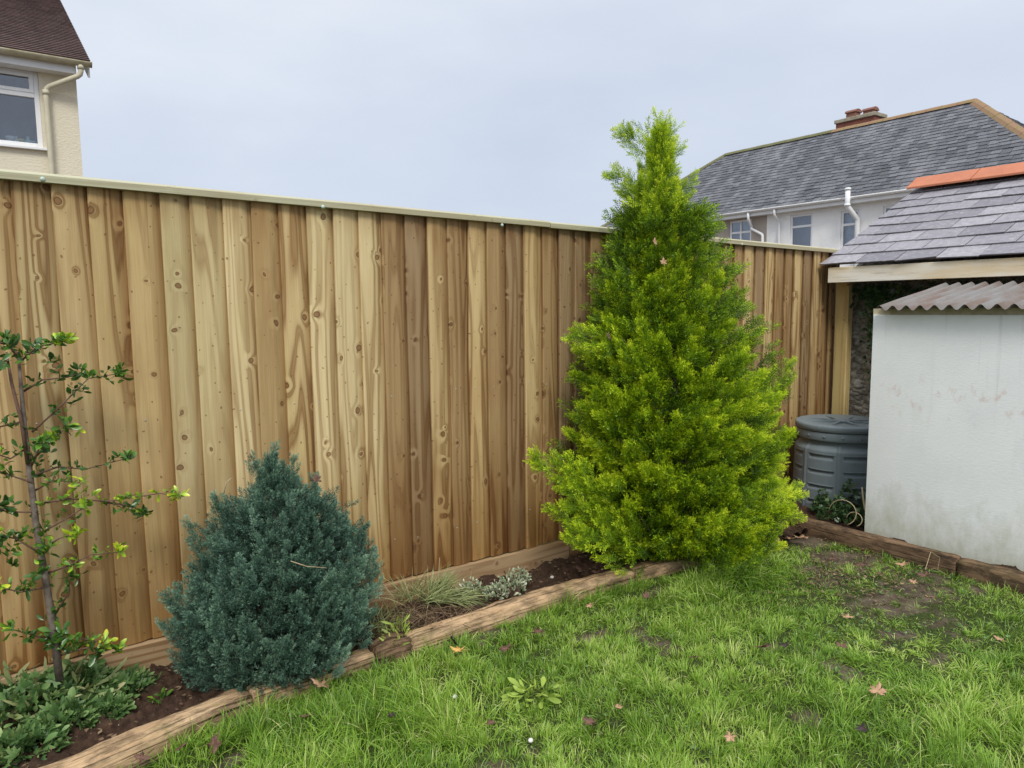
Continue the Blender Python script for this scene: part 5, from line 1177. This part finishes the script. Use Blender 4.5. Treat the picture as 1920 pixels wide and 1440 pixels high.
for px, py, sz, mt, lab in (
    (403, 1400, .060, 'deadbrown', 'reddish brown curled leaf standing in the grass at the lower left'),
    (340, 1405, .035, 'deadbrown', 'small brown leaf scrap left of the reddish curled leaf'),
    (265, 1425, .045, 'deadbrown', 'brown leaf at the bottom left beside the long orange log'),
    (603, 1287, .060, 'deadpale', 'pale pinkish leaf lying at the log under the blue conifer'),
    (862, 1222, .050, 'deadyel', 'orange yellow leaf in the grass by the dark log end'),
    (850, 1205, .045, 'deaddark', 'dark curled leaf leaning just behind the orange yellow leaf'),
    (952, 1218, .055, 'deadbrown', 'brown leaf with a pale stalk right of the orange yellow leaf'),
    (575, 1346, .040, 'deadbrown', 'dull brown leaf sunk in long grass right of the reddish curled leaf'),
    (1108, 1358, .045, 'deadbrown', 'brown leaf in the centre of the near lawn'),
    (1370, 1384, .035, 'deadpale', 'pale orange leaf at the bottom centre right of the lawn'),
    (1645, 1300, .050, 'deadpale', 'pair of pale peach leaf lobes in the thick grass at right'),
    (1620, 1368, .040, 'deaddark', 'dark red leaf low in the thick grass at lower right'),
    (1588, 1160, .045, 'deadpale', 'pinkish leaf in the worn grass right of centre'),
    (1742, 1122, .040, 'deadpale', 'cream leaf on the worn ground near the dark sleeper'),
    (1500, 1010, .075, 'deadpale', 'large star shaped tan leaf on the soil by the conifer at the sleeper corner'),
    (1482, 1012, .055, 'deadpale', 'tan leaf tucked under the right edge of the yellow green conifer'),
    (1572, 1094, .035, 'deaddark', 'black crumpled leaf standing on the bare patch'),
    (1648, 1077, .035, 'deadbrown', 'orange brown leaf on the bare mud nearest the black leaf'),
    (1694, 1060, .055, 'deadpale', 'grey tan torn leaf in the litter at the foot of the dark sleeper'),
    (1735, 1080, .060, 'deadbrown', 'reddish leaf in the litter below the wiry twig'),
    (1655, 1137, .035, 'deadbrown', 'small rust coloured leaf above the mud patch at right'),
    (1577, 1212, .040, 'deadbrown', 'brown leaf with a small yellow one beside it, mid right lawn'),
    (1475, 1212, .045, 'deaddark', 'near black leaf on the right end of the bare hollow'),
    (1430, 1216, .050, 'deadbrown', 'grey brown leaf in the bare hollow in the middle of the lawn'),
    (1875, 1202, .035, 'deadpale', 'faded pink leaf at the far right of the lawn'),
    (1212, 1120, .035, 'deadbrown', 'upright brown leaf tip in long grass right of the long log'),
    (1107, 1137, .035, 'deadpale', 'pale leaf in the grass below the end of the long log'),
    (1010, 1188, .050, 'deadbrown', 'purplish brown leaf left of the middle mud patch'),
    (1085, 1070, .050, 'deadbrown', 'orange brown leaf on the bed soil left of the yellow green conifer'),
    (1612, 1062, .040, 'deadbrown', 'brown leaf flat on the worn mud just left of the torn grey tan leaf'),
    (1712, 1092, .032, 'deadpale', 'small curled tan leaf on the mud below the torn grey tan leaf'),
    (1560, 1050, .034, 'deadbrown', 'brown leaf on the mud between the conifer and the black crumpled leaf'),
    (1690, 1190, .034, 'deaddark', 'dark scrap of leaf on the bare patch halfway down the right of the lawn'),
    (1300, 1235, .030, 'deadbrown', 'brown scrap of leaf to the left below the bare hollow'),
    (920, 1360, .034, 'deadbrown', 'brown leaf in the near lawn below the rosette weed, left of the white pebble'),
    (735, 1345, .030, 'deaddark', 'dark scrap of leaf in the long grass below the blue conifer'),
    (1120, 1075, .040, 'deadbrown', 'brown leaf on the dark bed soil at the foot of the yellow green conifer'),
    (1160, 1328, .030, 'deadpale', 'small tan scrap of leaf in the lawn centre')):
    z = .052
    dead_leaf(gp(px, py, z), sz*1.6, mt, lab, rot=r_.uniform(0, 6.28), tilt=r_.uniform(-.5, .5), up=(r_.uniform(40, 75) if ('standing' in lab or 'upright' in lab or 'leaning' in lab) else 0))
for px, py, dy, mt, lab in ((594, 903, 2.60, 'deadbrown', 'brown crumpled leaf caught near the top right of the blue conifer'), (1228, 458, 2.33, 'deadpale', 'pale leaf lodged in the upper yellow green conifer, topmost of three'),
                            (1244, 495, 2.25, 'deadpale', 'pale leaf lodged in the yellow green conifer just below the topmost leaf'), (1141, 635, 2.28, 'deadbrown', 'grey brown curled leaf lodged in the left of the yellow green conifer')):
    dead_leaf(on(1, dy, px, py), .055 if dy > 2.5 else .05, mt, lab, rot=r_.uniform(-.5, .5), up=70)
for px, py, s_, lab in ((995, 1388, .010, 'round white pebble lying in the near lawn'), (853, 1306, .010, 'off-white pebble on the muddy spot near the blue conifer'), (1035, 1082, .012, 'pale stone flake on the bed soil by the long log')):
    p = gp(px, py, .035); mb = MB(); mb.lathe([(s_*.3, -s_*.5), (s_*.85, -s_*.3), (s_, 0), (s_*.8, s_*.35), (s_*.3, s_*.5)], 14, p, lambda th, z, r: r*.15*math.sin(2*th)); o = mb.build('pebble', 'pebble', origin=p); tag(o, lab, 'pebble')
def litter():
    P = []; n = 1700; V, Q, Fo = [], [], []
    for _ in range(n):
        if r_.random() < .45: x_ = r_.uniform(-.3, 4.1); y_ = r_.uniform(float(edge_y(x_))+.11, 3.03); z_ = .055
        else:
            q = gp(r_.gauss(1600, 90), r_.gauss(1075, 30)); x_, y_, z_ = q.x, q.y, .012
            if x_ > 4.14: continue
        s_ = r_.uniform(.004, .014); a = r_.uniform(0, 6.28); b0 = len(V); el = r_.uniform(.15, .7)
        for u, v in ((-1, 0), (0, -el), (1, 0), (0, el)): V.append((x_+s_*(u*math.cos(a)-v*math.sin(a)), y_+s_*(u*math.sin(a)+v*math.cos(a)), z_+r_.uniform(0, .006)))
        Q.append((b0, b0+1, b0+2, b0+3)); Fo += [(r_.random(), r_.random(), r_.random())]*4
    o = np_mesh('leaf_litter', np.array(V), np.array(Q), 'root', None, np.array(Fo)); tag(o, 'fine brown litter and root crumbs over the bed soil and mud', 'litter', None, 'stuff')
litter()
sc.render.engine = 'CYCLES'
print('grass blades', NG, 'polys', sum(len(o.data.polygons) for o in COL.objects if o.type == 'MESH'))
